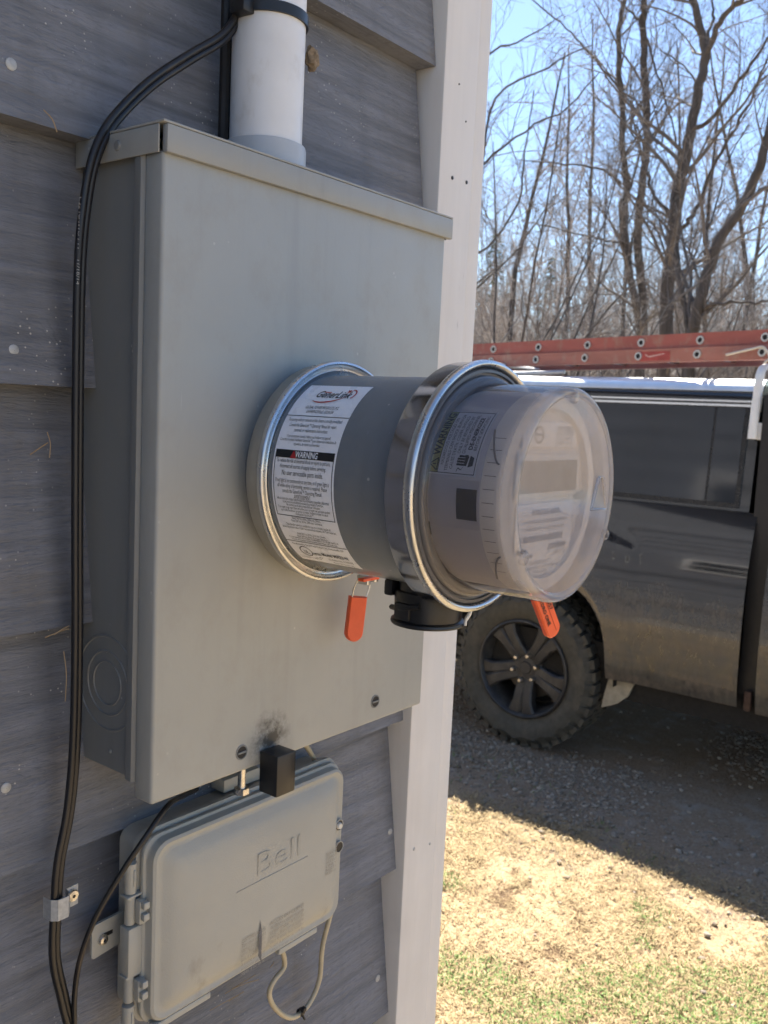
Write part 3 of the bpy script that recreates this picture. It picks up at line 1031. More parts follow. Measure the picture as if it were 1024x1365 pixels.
# clear dome: a skirt and a hazier front
HZS = hazy_plastic('clear_aged_skirt', .11, (.78, .75, .78))
HZF = hazy_plastic('clear_aged_front', .42, (.74, .70, .715))
HZR = hazy_plastic('clear_aged_rim', .34, (.78, .75, .75))
dm = MB()
dm.lathe([(.0815, -.2785), (.0795, -.2805), (.0768, -.2815), (.0762, -.2840), (.0758, -.3360)], AC, 'y', 160, 0)
dm.lathe([(.0758, -.3360), (.0757, -.3420), (.0750, -.3446), (.0735, -.3460), (.0715, -.3465), (.0695, -.3460), (.0683, -.3448)], AC, 'y', 160, 2)
dm.lathe([(.0683, -.3448), (.0600, -.3446), (.03, -.3448), (.0002, -.3449)], AC, 'y', 160, 1)
dome = dm.build('dome', [HZS, HZF, HZR], mtr, 50, recalc=False)
CLEAR = hazy_plastic('clear_boss', .12, (.82, .80, .80))
for (x, z, rr) in ((.0635, -.032, .0040), (-.0590, -.038, .0048), (-.002, .0680, .0040)):
    bo = MB().lathe([(rr, -.3442), (rr, -.3476), (rr * .8, -.3483), (.0001, -.3485)], (MX + x, MZ + z), 'y', 20)
    bo.build('boss', CLEAR, dome)
tr_ = [(.0375, -.0115), (.0640, -.0125), (.0545, .0115), (.0475, .0117)]
trc = [MX + sum(p[0] for p in tr_) / 4, MZ + sum(p[1] for p in tr_) / 4]
tb = MB()
pth = [(MX + x, -.3458, MZ + z) for x, z in tr_]
tb.tube(np.array([pth[i % 4] for i in range(5)]), .0011, 8, caps=False)
tb.build('triangle_lug', CLEAR, dome)

# second orange seal, on the meter ring, lettered
s2 = thing('lettered_seal', 'orange seal tag with black lettering hanging below the clear meter dome', 'seal', (.24, -.27, 1.57))
YS = -.285
q0, q1 = at(716, 786, 1, YS), at(738, 846, 1, YS)
dv = np.array(q1) - np.array(q0)
ln = float(np.linalg.norm(dv))
dvn = dv / ln
sdv = np.array([dvn[2] * -1, -.25, dvn[0]]); sdv = sdv - dvn * np.dot(sdv, dvn)
sb = MB()
T2 = seal_body(sb, q0, dvn, sdv, ln, .0165, .007)
o2 = sb.build('tag', ORANGE, s2)
sx_ = MB()
side_, dn_, nm_ = T2[2], T2[1], T2[3]
if np.dot(nm_, CAM - np.array(q0)) < 0:
    nm_ = -nm_
for t, sd_, st, w in (('HYDRO ONE', -.0030, .004, .034), ('00357', .0042, .009, .017)):
    letters(sx_, t, .0048, lambda x, y: tuple(np.array(q0) + dn_ * (st + x) + side_ * (sd_ - (y - .0017) * (1 if np.dot(np.cross(dn_, -side_), nm_) > 0 else -1) * -1 * -1) + nm_ * .0039), 0, 'LEFT', 0, w, .00012)
sx_.build('lettering', INK, o2, 0, recalc=False)
gv = MB()
gv.add([tuple(np.array(q0) + dn_ * a + side_ * b + nm_ * .00375) for a, b in ((.004, .0012), (ln - .006, .0012), (ln - .006, .0020), (.004, .0020))], [(0, 1, 2, 3)])
gv.build('groove', bpy.data.materials['orange_groove'], o2, 0, recalc=False)
tw = MB()
r0 = np.array([MX + .052, -.276, MZ - .0755])
tw.tube(smooth_path([r0, (r0 + np.array(q0)) / 2 + np.array([.003, 0, -.003]), np.array(q0) + dvn * .002]), .0008, 6)
tw.build('wire', STEEL, s2)
# white tie tail hanging from the meter ring
wz = MB()
a_, b_ = at(626, 818, 1, -.262), at(620, 834, 1, -.262)
wz.tube(smooth_path([(MX + .02, -.264, MZ - .0885), tuple(a_), tuple((a_ + b_) / 2 + np.array([-.002, 0, 0])), tuple(b_)]), [.0012] * 8 + [.0016] * 8 + [.0012] * 9, 8)
tag(wz.build('tie_tail', M('white_nylon', (.75, .74, .70), .5)), 'tiny white plastic tail peeping out under the chrome meter ring', 'cable tie')

# ------------------------------------------------------------------ conduit and cables
CY, CR = -.0560, .0302
CX = float(at(357, 100, 1, CY)[0])
cn = thing('conduit', 'white plastic conduit pipe rising from the top of the grey meter box', 'conduit', (CX, CY, Z0 + H))
MB().lathe([(CR, Z0 + H + .001), (CR, 2.68)], (CX, CY), 'z', 64).build('pipe', PVC, cn)
MB().lathe([(CR + .0005, Z0 + H + .0005), (CR + .0038, Z0 + H + .0006), (CR + .0038, Z0 + H + .0190), (CR + .0030, Z0 + H + .0220), (CR + .0003, Z0 + H + .0230)], (CX, CY), 'z', 64) \
    .build('coupling', PVCG, cn, 30)
tag(MB().lathe([(CR + .0003, 2.030), (CR + .0022, 2.030), (CR + .0022, 2.0385), (CR + .0003, 2.0385)], (CX, CY), 'z', 64)
    .build('cable_tie', BLACKP, None, 30), 'black cable tie strapped round the white conduit', 'cable tie')
tie = bpy.data.objects['cable_tie']
MB().box((CX - CR - .010, CY - .012, 2.027), (CX - CR + .002, CY + .004, 2.041), bevel=.001).build('tie_head', BLACKP, tie)
# coupling seen at the very top of the frame
p = at(408, 3, 1, CY)
MB().lathe([(CR, 2.062), (CR + .0045, 2.063), (CR + .0045, 2.12), (CR, 2.121)], (CX, CY), 'z', 64).build('upper_coupling', PVC, cn, 30)


def trace(pix, y):
    return [tuple(at(u, v, 1, (y[i] if isinstance(y, (list, tuple)) else y))) for i, (u, v) in enumerate(pix)]


# main twin cable: two sheathed runs side by side
pix = [(330, -40), (322, 8), (300, 47), (252, 77), (200, 112), (152, 160), (128, 205), (115, 265), (107, 350), (104, 500), (103, 700), (103, 860),
       (100, 990), (92, 1080), (79, 1150), (75, 1206), (73, 1275), (84, 1330), (93, 1365), (110, 1420)]
ys = [-.050, -.050, -.047, -.044, -.042, -.041, -.040, -.037, -.035, -.034, -.034, -.034, -.034, -.034, -.034, -.034, -.034, -.034, -.034, -.034]
path = smooth_path(trace(pix, ys), 8)
cbl = thing('black_cable', 'black flat twin cable curving over the box corner and down the wall', 'cable', tuple(path[-1]))
side = np.cross(np.gradient(path, axis=0), [0, -1.0, 0]); side /= np.linalg.norm(side, axis=1)[:, None]
for s in (1, -1):
    MB().tube(path + side * s * .0024 + np.array([0, -.0008 * s, 0]), .0029, 12).build('sheath', CABLE, cbl)
ct = MB()
cp0 = at(105, 300, 1, -.0375); cp1 = at(102, 390, 1, -.0375)
dcp = (cp0 - cp1); dcp /= np.linalg.norm(dcp)
letters(ct, 'C22 NMWU FT1    11/18/14', .0036, lambda x, y: tuple(at(108, 262, 1, -.0385) - dcp * (x) + np.array([.0020 * 0 + y - .0016, -.0, 0]) * 1.0), 0, 'LEFT', 0, .062)
ct.build('sheath_print', M('pale_print', (.30, .30, .30), .6, 0, 0, rvar=0), cbl, 0, recalc=False)
# dark line running up behind the conduit
tag(MB().tube([(CX - CR + .0065, -.0305, Z0 + .30), (CX - CR + .0065, -.0305, 2.3), (CX - CR + .0065, -.0305, 2.66)], .0050, 10)
    .build('riser_line', M('black_riser_line', (.006, .006, .007), .6)), 'thin black line running straight up beside the white conduit', 'cable')
# clip with its screw
cp = at(79, 1207, 1, -.034)
clip = thing('cable_clip', 'small galvanised cable clip with one screw holding the black cable', 'cable clip', (cp[0], -.02, cp[2] - .01))
c_ = MB()
secs = []
for x, y in ((-.0095, -.028), (-.0088, -.0365), (-.005, -.0405), (.004, -.0405), (.0080, -.036), (.0088, -.0300), (.0200, -.0290)):
    secs.append([(cp[0] + x, y, cp[2] + .0085), (cp[0] + x, y, cp[2] - .0085), (cp[0] + x, y + .0012, cp[2] - .0085), (cp[0] + x, y + .0012, cp[2] + .0085)])
c_.loft(secs)
c_.build('strap', GALV, clip, 30)
sc = MB().lathe([(.0012, -.0315), (.0014, -.0325), (.0042, -.0322), (.0050, -.0305), (.0050, -.0285)], (cp[0] + .0142, cp[2] + .001), 'y', 20).build('screw', ZINC, clip)
MB().box((cp[0] + .0128, -.0322, cp[2] - .0004), (cp[0] + .0156, -.0316, cp[2] + .0024)).build('screw_recess', INK, sc, 0)
# thin dark drop wire from below the meter box round the phone box
pix = [(262, 1052), (238, 1064), (222, 1076), (196, 1113), (160, 1167), (128, 1222), (108, 1275), (100, 1320), (99, 1365), (101, 1420)]
ys = [-.030, -.050, -.066, -.070, -.062, -.052, -.045, -.040, -.036, -.034]
tag(MB().tube(smooth_path(trace(pix, ys), 8), .0023, 10).build('drop_wire', CABLE), 'thin dark wire looping from under the meter box past the telephone box hinge', 'wire')

# ------------------------------------------------------------------ telephone box
tb_ = thing('telephone_box', 'beige grey plastic telephone box below the meter box', 'telephone box', (.15, 0, 1.19))
BX0, BX1, BZ0, BZ1, BF = .026, .272, 1.197, 1.363, -.0720


def rrect(x0, x1, z0, z1, r_, y, n=7, sag=0.0):
    pts = []
    for (cx_, cz_, a0) in ((x1 - r_, z1 - r_, 0), (x0 + r_, z1 - r_, 90), (x0 + r_, z0 + r_, 180), (x1 - r_, z0 + r_, 270)):
        for j in range(n):
            a = R(a0 + 90 * j / (n - 1))
            pts.append((cx_ + r_ * math.cos(a), y, cz_ + r_ * math.sin(a)))
    return pts


bsb = MB()
bsb.loft([rrect(BX0 + .004, BX1 - .004, BZ0 + .004, BZ1 - .002, .012, -.018), rrect(BX0 + .004, BX1 - .004, BZ0 + .004, BZ1 - .002, .014, -.040),
          rrect(BX0 - .001, BX1 + .001, BZ0 - .001, BZ1 + .003, .016, -.042), rrect(BX0 - .001, BX1 + .001, BZ0 - .001, BZ1 + .003, .016, -.047),
          rrect(BX0 + .002, BX1 - .002, BZ0 + .002, BZ1, .014, -.0485)])
base = bsb.build('base', BELLP, tb_, 40)
cvb = MB()
i_ = lambda d, y, r_=.016: rrect(BX0 + d, BX1 - d, BZ0 + d, BZ1 - d + .001, r_, y)
cvb.loft([i_(.0035, -.049), i_(.0008, -.0505), i_(.0004, -.0525), i_(.0010, -.0540), i_(.0030, -.0548), i_(.0036, -.0560), i_(.0036, -.0600),
          i_(.0042, -.0625), i_(.0065, -.0640, .0145), i_(.0092, -.0632, .013), i_(.0108, -.0628, .012), i_(.0135, -.0640, .011), i_(.0185, -.0675, .011), i_(.0260, -.0700, .010),
          i_(.040, -.0716, .009), i_(.060, -.0722, .006)])
bcov = cvb.build('cover', BELLP, tb_, 40)
# raised lettering and faint print
def bmap(x, z, d=.0):
    return (x, -.0722 - d, z)


em = MB()
q = at(340, 1168, 1, -.0722)
letters(em, 'Bell', .0300, lambda x, y: bmap(q[0] + x, q[2] + y - .001, -.0002), 0, 'LEFT', 0, .056)
# give the raised letters depth
nv = len(em.v)
em2 = MB(); em2.add(em.v, em.f); em2.add([(x, y + .0004 - .0010, z) for x, y, z in em.v], em.f)
EMB = M('beige_grey_emboss', (.352, .34, .295), .6, 0, .06, 9)
em2.build('raised_lettering', EMB, bcov, 0)
p0, p1 = at(316, 1190, 1, -.0722), at(410, 1145, 1, -.0722)
MB().box((p0[0], -.0727, p0[2] - .0004), (p1[0], -.0718, p0[2] + .0005)).build('raised_rule', EMB, bcov, 0)
pr = MB()
FPR = M('faded_print', (.29, .275, .235), .6, 0, .2, 60)
q0 = at(322, 1258, 1, -.0722)
for i in range(8):
    t = ['CUSTOMER ACCESS', 'Test: open door and', 'unplug the modular', 'cord. Plug phone in', 'jack. If OK the fault', 'is inside wiring or', 'telephone set. Call', 'repair if no tone.'][i]
    letters(pr, t, .0052, lambda x, y: bmap(q0[0] + x, q0[2] - i * .0044 + y, .0003), 0, 'LEFT', 0, .030)
pr.build('faded_lettering', FPR, bcov, 0, recalc=False)
pr = MB()
for i in range(7):
    t = ['ACCES DU CLIENT', 'Verification: ouvrir la porte', 'et debrancher la fiche du', 'cordon. Brancher un appareil', 'dans la prise. Si la tonalite', 'revient le probleme vient du', 'cablage interieur ou du poste'][i]
    letters(pr, t, .0052, lambda x, y: bmap(q0[0] + .036 + x, q0[2] + .0015 - i * .0046 + y, .0003), 0, 'LEFT', 0, .046)
pr.build('faded_lettering', FPR, bcov, 0, recalc=False)
pr = MB()
q2 = at(434, 1142, 1, -.0712)
for i in range(6):
    letters(pr, ['TELEPHONE', 'COMPANY', 'ACCESS', 'ONLY', 'ACCES', 'RESERVE'][i], .0042, lambda x, y: (q2[0] + x, -.0720, q2[2] - i * .0040 + y), 0, 'LEFT', 0, .016)
pr.build('faded_lettering', FPR, bcov, 0, recalc=False)
sm = MB()
pa, pb = at(347, 1227, 1, -.0722), at(349, 1287, 1, -.0722)
sm.add([(pa[0], -.0727, pa[2]), (pa[0] + .0022, -.0727, pa[2] - .012), (pa[0] + .0026, -.0727, pb[2] + .008), (pb[0] + .0006, -.0727, pb[2]), (pa[0] - .0016, -.0727, pb[2] + .012), (pa[0] - .0010, -.0727, pa[2] - .010)],
       [(0, 1, 2, 3, 4, 5)])
sm.build('scuff_mark', M('grey_scuff', (.10, .10, .105), .6, 0, .5, 90), bcov, 0)
# bottom ledge, hinges, tab, screws
for (xa, xb) in ((.034, .096), (.182, .236)):
    MB().box((xa, -.0632, BZ0 - .0022), (xb, -.0545, BZ0 + .004), bevel=.0012).build('drip_lip', BELLP, bcov)
HX, HY = BX0 - .0065, -.0470
for (za, zb, kind) in ((1.345, 1.318, 'p'), (1.316, 1.291, 'k'), (1.290, 1.248, 'b'), (1.247, 1.223, 'k'), (1.221, 1.196, 'p')):
    hb = MB()
    if kind == 'b':
        hb.box((HX - .0055, HY - .0065, zb), (BX0 + .003, HY + .0060, za), bevel=.0012)
    else:
        hb.lathe([(.0002, zb), (.0050 if kind == 'p' else .0042, zb + .0006), (.0052 if kind == 'p' else .0044, zb + .002), (.0052 if kind == 'p' else .0044, za - .001), (.0002, za)], (HX, HY), 'z', 20)
        if kind == 'k':
            hb.box((HX - .0070, HY - .0060, za - .0002), (BX0 + .004, HY + .004, za + .0018), bevel=.0005)
            hb.box((HX + .002, HY - .0105, zb + .002), (BX0 + .0032, HY - .0035, za - .003), bevel=.0008)
            for zz in (.35, .75):
                zc = zb + (za - zb) * zz
                hb.box((BX0 - .0035, HY - .0150, zc - .0030), (BX0 + .0022, HY - .0095, zc + .0030), bevel=.0008)
        else:
            hb.box((HX - .0006, HY - .0060, zb + .007), (HX + .0010, HY - .0050, za - .006), bevel=.0005)
    hb.build('hinge', BELLP, base, 35)
p = at(137, 1251, 1, -.0275)
tbm = MB()
ol = [(p[0] - .0085, 0.0145), (p[0] - .0105, .0125), (p[0] - .0105, -.0125), (p[0] - .0085, -.0145), (BX0 + .010, -.0105), (BX0 + .010, .0160)]
tbm.loft([[(x, y, p[2] + z) for x, z in ol] for y in (-.0275, -.0250)])
mt_ = tbm.build('mounting_tab', BELLP, base)
MB().box((p[0] + .001, -.0279, p[2] + .0005), (p[0] + .0095, -.0272, p[2] + .0040), bevel=.0002).build('slot', INK, mt_, 0)
sc = MB().lathe([(.0012, -.0300), (.0014, -.0312), (.0036, -.0308), (.0046, -.0290), (.0046, -.0268)], (p[0] - .0005, p[2] - .0005), 'y', 20).build('screw', ZINC, mt_)
MB().box((p[0] - .0019, -.0308, p[2] - .0019), (p[0] + .0009, -.0303, p[2] + .0009)).build('screw_recess', INK, sc, 0)
for i, (u, v) in enumerate(((455, 1100), (455, 1129))):
    p = at(u - 3, v, 1, -.0660)
    hole = MB().lathe([(.0062, -.0655), (.0060, -.0668), (.0052, -.0668), (.0051, -.0640)], (p[0], p[2]), 'y', 24).build('screw_well', BELLP, bcov)
    MB().disc(.0053, -.0662, (p[0], p[2]), 'y', 20).build('well_floor', INK, hole, 0)
    if i == 0:
        MB().lathe([(.0002, -.0690), (.0028, -.0686), (.0036, -.0664)], (p[0] - .0005, p[2] - .0002), 'y', 16).build('screw', M('cream_screw', (.62, .58, .50), .4), hole)
# grey bracket behind the phone box top
MB().box((.130, -.036, BZ1 + .002), (.175, -.018, BZ1 + .014), bevel=.001).build('cable_entry', BELLP, base)

# cream wires
pix = [(444, 1205), (440, 1222), (430, 1262), (426, 1305), (414, 1335), (398, 1353), (383, 1356), (366, 1343), (359, 1325), (365, 1308), (378, 1291), (379, 1278), (374, 1262)]
ys = [-.035, -.034, -.032, -.031, -.031, -.034, -.038, -.042, -.045, -.046, -.046, -.046, -.046]
tag(MB().tube(smooth_path(trace(pix, ys), 8), .0026, 10).build('cream_wire', CREAM), 'cream wire hanging in a loop below the telephone box', 'wire')
p = at(401, 1349, 1, -.034)
kt = MB()
kt.lathe([(.0032, p[0] - .0020), (.0042, p[0] - .0022), (.0042, p[0] + .0022), (.0032, p[0] + .0020)], (-.034, p[2]), 'x', 14)
kt.tube([(p[0], -.037, p[2] - .003), (p[0] + .002, -.038, p[2] - .0075)], .0013, 6)
kt.box((p[0] - .002, -.040, p[2] + .002), (p[0] + .0025, -.035, p[2] + .0065), bevel=.0005)
tag(kt.build('wire_tie', BLACKP), 'small black tie knotted on the cream wire loop', 'cable tie')
tag(MB().tube(smooth_path(trace([(400, 985), (412, 1000), (427, 1028), (440, 1055)], [-.034, -.034, -.036, -.040]), 6), .0026, 10)
    .build('cream_wire', CREAM), 'short cream wire between the meter box and the telephone box', 'wire')

# mud wasp nest under the clapboard beside the conduit, and straws
p = at(414, 79, 1, -.018)
bm_ = bmesh.new(); bmesh.ops.create_icosphere(bm_, subdivisions=3, radius=1)
for v in bm_.verts:
    k = 1 + .22 * math.sin(v.co.x * 5 + 1) * math.sin(v.co.z * 6) + .10 * math.sin(v.co.y * 11 + v.co.x * 9)
    v.co = Vector((p[0] + v.co.x * .0068 * k, p[1] - .002 + v.co.y * .006 * k, p[2] + v.co.z * .0105 * k))
tag(MB().bm(bm_).build('mud_nest', M('dry_mud', (.24, .185, .125), .95, 0, .35, 300, .002, 500)), 'small brown mud wasp nest stuck under the clapboard beside the conduit', 'nest')
st = MB()
for (u0, v0, u1, v1, y) in [(85, 868, 87, 935, -.028), (60, 850, 92, 838, -.028), (72, 846, 92, 834, -.030), (40, 606, 64, 590, -.024), (63, 576, 66, 610, -.026),
                            (305, 1335, 325, 1322, -.024), (280, 1347, 318, 1327, -.025), (300, 1325, 340, 1300, -.030), (310, 1318, 345, 1306, -.032), (365, 1282, 360, 1290, -.035),
                            (58, 146, 76, 176, -.026), (385, 992, 412, 980, -.028), (410, 985, 430, 972, -.028)]:
    a_, b_ = at(u0, v0, 1, y), at(u1, v1, 1, y - .002)
    st.tube(smooth_path([a_, (a_ + b_) / 2 + np.array([.001, -.001, .0012]), b_], 4), .0005, 4)
o = st.build('straw_litter', M('dry_straw', (.30, .22, .13), .8))
o['kind'] = 'stuff'; o['label'] = 'dry straw bits caught on the clapboards'; o['category'] = 'straw'

# ------------------------------------------------------------------ pickup truck
TX = 3.715                           # the truck's near side, facing the house
TC = TX + .985                       # its long axis
HUBY, HUBZ, TYR = 1.645, .412, .412
trk = thing('pickup_truck', 'dusty black pickup truck with a cap over its bed', 'truck', (TC, 0, 0))
TPAINT = truck_paint()
RUBBER = M('dusty_tyre_rubber', (.055, .052, .042), .85, 0, .25, 25, .001, 120, dirt=((.10, .085, .065), .40, 14))
RIM = M('dusty_black_rim', (.024, .024, .025), .5, 0, .25, 20, dirt=((.075, .068, .056), .40, 18))
NUT = M('lug_nut_chrome', (.58, .54, .48), .32, 1.0, .05)
DARKU = M('underbody_black', (.012, .011, .010), .9)
TGLASS = M('tinted_cap_glass', (.022, .027, .036), .10, 0, .1, 3, 0, 1, .6, rvar=.02)
BRIGHT = M('bright_window_trim', (.80, .80, .80), .18, 1.0, .05)
MUD = M('mud_guard_beige', (.30, .27, .21), .8, 0, .2, 30)


def side_x(h):
    """Distance of the body side from its outermost line at a height."""
    pts = [(.30, .075), (.45, .045), (.52, .020), (.62, .006), (.78, .0), (.95, .005), (1.08, .019), (1.17, .038), (1.25, .060), (1.30, .076), (1.335, .089), (1.372, .105)]
    return float(np.interp(h, [p[0] for p in pts], [p[1] for p in pts]))


def arch(dy):
    k = min(1, abs(dy) / .465)
    return .47 + .47 * (1 - k ** 2.7) ** (1 / 2.7)


def body_side(y0, y1, arch_y, sgn, sill, topz, n=90, m=30, flare=True):
    ys_ = list(np.linspace(y0, y1, n))
    if arch_y is not None:
        ys_ += list(arch_y + .465 * np.sin(np.linspace(-PI / 2, PI / 2, 61)))
        for b in (.585, .600, .605):
            ys_ += [arch_y - b, arch_y + b]
    ys_ = sorted(set(round(y, 4) for y in ys_ if y0 - 1e-6 <= y <= y1 + 1e-6))
    vv, ff = [], []
    for y in ys_:
        lo = sill
        if arch_y is not None and abs(y - arch_y) < .4649:
            lo = max(sill, arch(y - arch_y))
        for j in range(m + 1):
            h = lo + (topz - lo) * j / m
            x = side_x(h)
            if flare and arch_y is not None:
                d = abs(y - arch_y)
                s1_ = 1 - min(1, max(0, (d - .545) / .055))
                s2_ = 1 - min(1, max(0, (h - 1.135 + .25 * max(0, d - .40)) / .06))
                x -= .015 * s1_ * s2_
                x += .010 * max(0, 1 - (h - lo) / .03) if d < .465 else 0
            vv.append((TC + sgn * (TC - TX - x), y, h))
    m1 = m + 1
    for i in range(len(ys_) - 1):
        for j in range(m):
            ff.append((i * m1 + j, (i + 1) * m1 + j, (i + 1) * m1 + j + 1, i * m1 + j + 1))
    return vv, ff


for sgn in (-1, 1):
    vv, ff = body_side(.555, 2.82, HUBY, sgn, .468, 1.338)
    MB().add(vv, ff).build('bed_side', TPAINT, trk, 28)
    vv, ff = body_side(-1.05, .475, None, sgn, .455, 1.372, 30)
    MB().add(vv, ff).build('cab_side', TPAINT, trk, 28)
    vv, ff = body_side(-2.95, -1.06, HUBY - 3.66, sgn, .468, 1.22)
    MB().add(vv, ff).build('front_wing', TPAINT, trk, 28)
ub = MB()
ub.box((TX + .10, -2.9, .36), (TC + .885, 2.75, .62))
ub.box((TX + .17, .60, .62), (TC + .815, HUBY - .5, 1.32))
ub.box((TX + .34, HUBY - .5, .62), (TC + .645, HUBY + .5, 1.32))
ub.box((TX + .17, HUBY + .5, .62), (TC + .815, 2.78, 1.32))
ub.box((TX + .19, -1.0, .60), (TC + .795, .44, 1.30))
ub.box((TX + .42, -2.9, .6), (TC + .565, -1.0, 1.16))
ub.build('underbody', DARKU, trk, 0)
# dark joint between cab and bed
MB().box((TX + .085, .46, .52), (TC + .90, .57, 1.86)).build('cab_gap', M('gap_rubber', (.008, .008, .010), .5), trk, 0)
MB().box((TX + .050, .500, .455), (TX + .075, .532, .545), bevel=.006).build('rusty_bracket', M('rust', (.07, .042, .03), .9, 0, .4, 60), trk)
# tailgate, bumper, hood, front
MB().box((TX + .08, 2.80, .62), (TC + .905, 2.845, 1.33), bevel=.015).build('tailgate', TPAINT, trk)
MB().box((TX + .04, 2.82, .46), (TC + .945, 2.98, .68), bevel=.03).build('rear_bumper', BRIGHT, trk)
MB().box((TX + .06, -2.94, 1.10), (TC + .925, -1.03, 1.235), bevel=.05, seg=4).build('hood', TPAINT, trk)
MB().box((TX + .08, -3.02, .70), (TC + .905, -2.93, 1.12), bevel=.03).build('grille', DARKU, trk)
MB().box((TX + .03, -3.10, .42), (TC + .955, -2.95, .70), bevel=.04).build('front_bumper', BRIGHT, trk)


def loft_y(sec, ys_, name, mat, parent, smooth=30):
    mb = MB()
    mb.loft([[(x, y, z) for x, z in sec] for y in ys_])
    return mb.build(name, mat, parent, smooth)


def mirror(sec):
    return sec + [(2 * TC - x, z) for x, z in reversed(sec)]


capsec = mirror([(TX + .112, 1.337), (TX + .118, 1.37), (TX + .149, 1.70), (TX + .162, 1.835), (TX + .166, 1.862), (TX + .170, 1.868), (TX + .170, 1.880), (TX + .178, 1.898),
                 (TX + .196, 1.914), (TX + .230, 1.926), (TX + .30, 1.936), (TX + .55, 1.950), (TX + .985, 1.956)][:-1])
ROOFALU = M('roof_edge_aluminium', (.88, .88, .87), .46, 1.0, .05, 8)
cap = loft_y(capsec, [.600, .62, 1.6, 2.70, 2.78], 'bed_cap', TPAINT, trk)
for sgn in (-1, 1):
    es = [(TX + .165, 1.876), (TX + .169, 1.896), (TX + .183, 1.914), (TX + .206, 1.925), (TX + .240, 1.932), (TX + .240, 1.925), (TX + .185, 1.890)]
    if sgn > 0:
        es = [(2 * TC - x, z) for x, z in es]
    loft_y(es, [.602, 1.6, 2.775], 'roof_edge_strip', ROOFALU, cap, 50)
cabsec = mirror([(TX + .140, 1.372), (TX + .145, 1.40), (TX + .19, 1.80), (TX + .22, 1.86), (TX + .27, 1.895), (TX + .36, 1.912), (TX + .7, 1.925)])
mbc = MB()
secs = []
for y, dz, k in ((.468, 0, 0), (.40, 0, 0), (-.65, 0, 0), (-.80, -.06, .05), (-1.45, -.52, .03)):
    secs.append([(x + (k if x < TC else -k), y, z + (dz * (z - 1.372) / .55)) for x, z in cabsec])
mbc.loft(secs)
mbc.build('cab_roof', TPAINT, trk, 30)


def cap_window(ya, yb, za, zb, name, mat, proud=.006, parent=trk):
    """Slab that follows the leaning side of the cap."""
    fx = lambda z: TX + .118 + (z - 1.37) / (1.835 - 1.37) * (.162 - .118)
    mb = MB()
    mb.loft([[(fx(z) - proud, y, z), (fx(z) + .01, y, z)] + [] for z, y in ()] or [[(fx(za) - proud, y, za), (fx(zb) - proud, y, zb), (fx(zb) + .012, y, zb), (fx(za) + .012, y, za)] for y in (ya, yb)])
    return mb.build(name, mat, parent, 20)


FRM = M('window_frame_black', (.010, .010, .012), .3)
cw = cap_window(.645, 2.10, 1.352, 1.815, 'cap_window', FRM, .008)
cap_window(.665, .790, 1.372, 1.800, 'pane', TGLASS, .0105, cw)
cap_window(.802, 2.08, 1.372, 1.800, 'pane', TGLASS, .0105, cw)
cap_window(.640, 2.12, 1.806, 1.816, 'trim_strip', BRIGHT, .014, cw)
cap_window(.640, 2.12, 1.826, 1.834, 'trim_strip', BRIGHT, .012, cap)
# cab windows
for sgn in (-1, 1):
    mbw = MB()
    f2 = lambda z: TX + .145 + (z - 1.40) / .40 * .045
    def wq(ya, yb, yc, yd, za, zb, off):
        pts = [(f2(za) - off, ya, za), (f2(za) - off, yb, za), (f2(zb) - off, yd, zb), (f2(zb) - off, yc, zb)]
        pts += [(x + .02, y, z) for x, y, z in pts]
        if sgn > 0:
            pts = [(2 * TC - x, y, z) for x, y, z in pts]
        return pts
    qf = [(0, 1, 2, 3), (4, 5, 6, 7), (0, 1, 5, 4), (1, 2, 6, 5), (2, 3, 7, 6), (3, 0, 4, 7)]
    for (a, b, c, d) in ((.10, .39, .12, .36), (-1.10, .05, -.70, .07)):
        MB().add(wq(a, b, c, d, 1.42, 1.78, .006), qf).build('cab_window', TGLASS, trk, 0)
# door seams of the cab side
for y in (.405, .08, -1.0):
    mb = MB()
    pth = [(TX + side_x(h) - .0005 - .0015, y - (.02 * max(0, (h - 1.1)) if y > .3 else 0) + (.09 * max(0, .62 - h) / .15 * -1 if y > .3 else 0), h) for h in np.linspace(.48, 1.37, 18)]
    mb.tube(pth, .0035, 6)
    mb.build('door_seam', DARKU, trk)
dh = MB().box((TX - .012, .18, 1.085), (TX + .03, .36, 1.125), bevel=.012, seg=3)
dh.build('door_handle', TPAINT, trk)


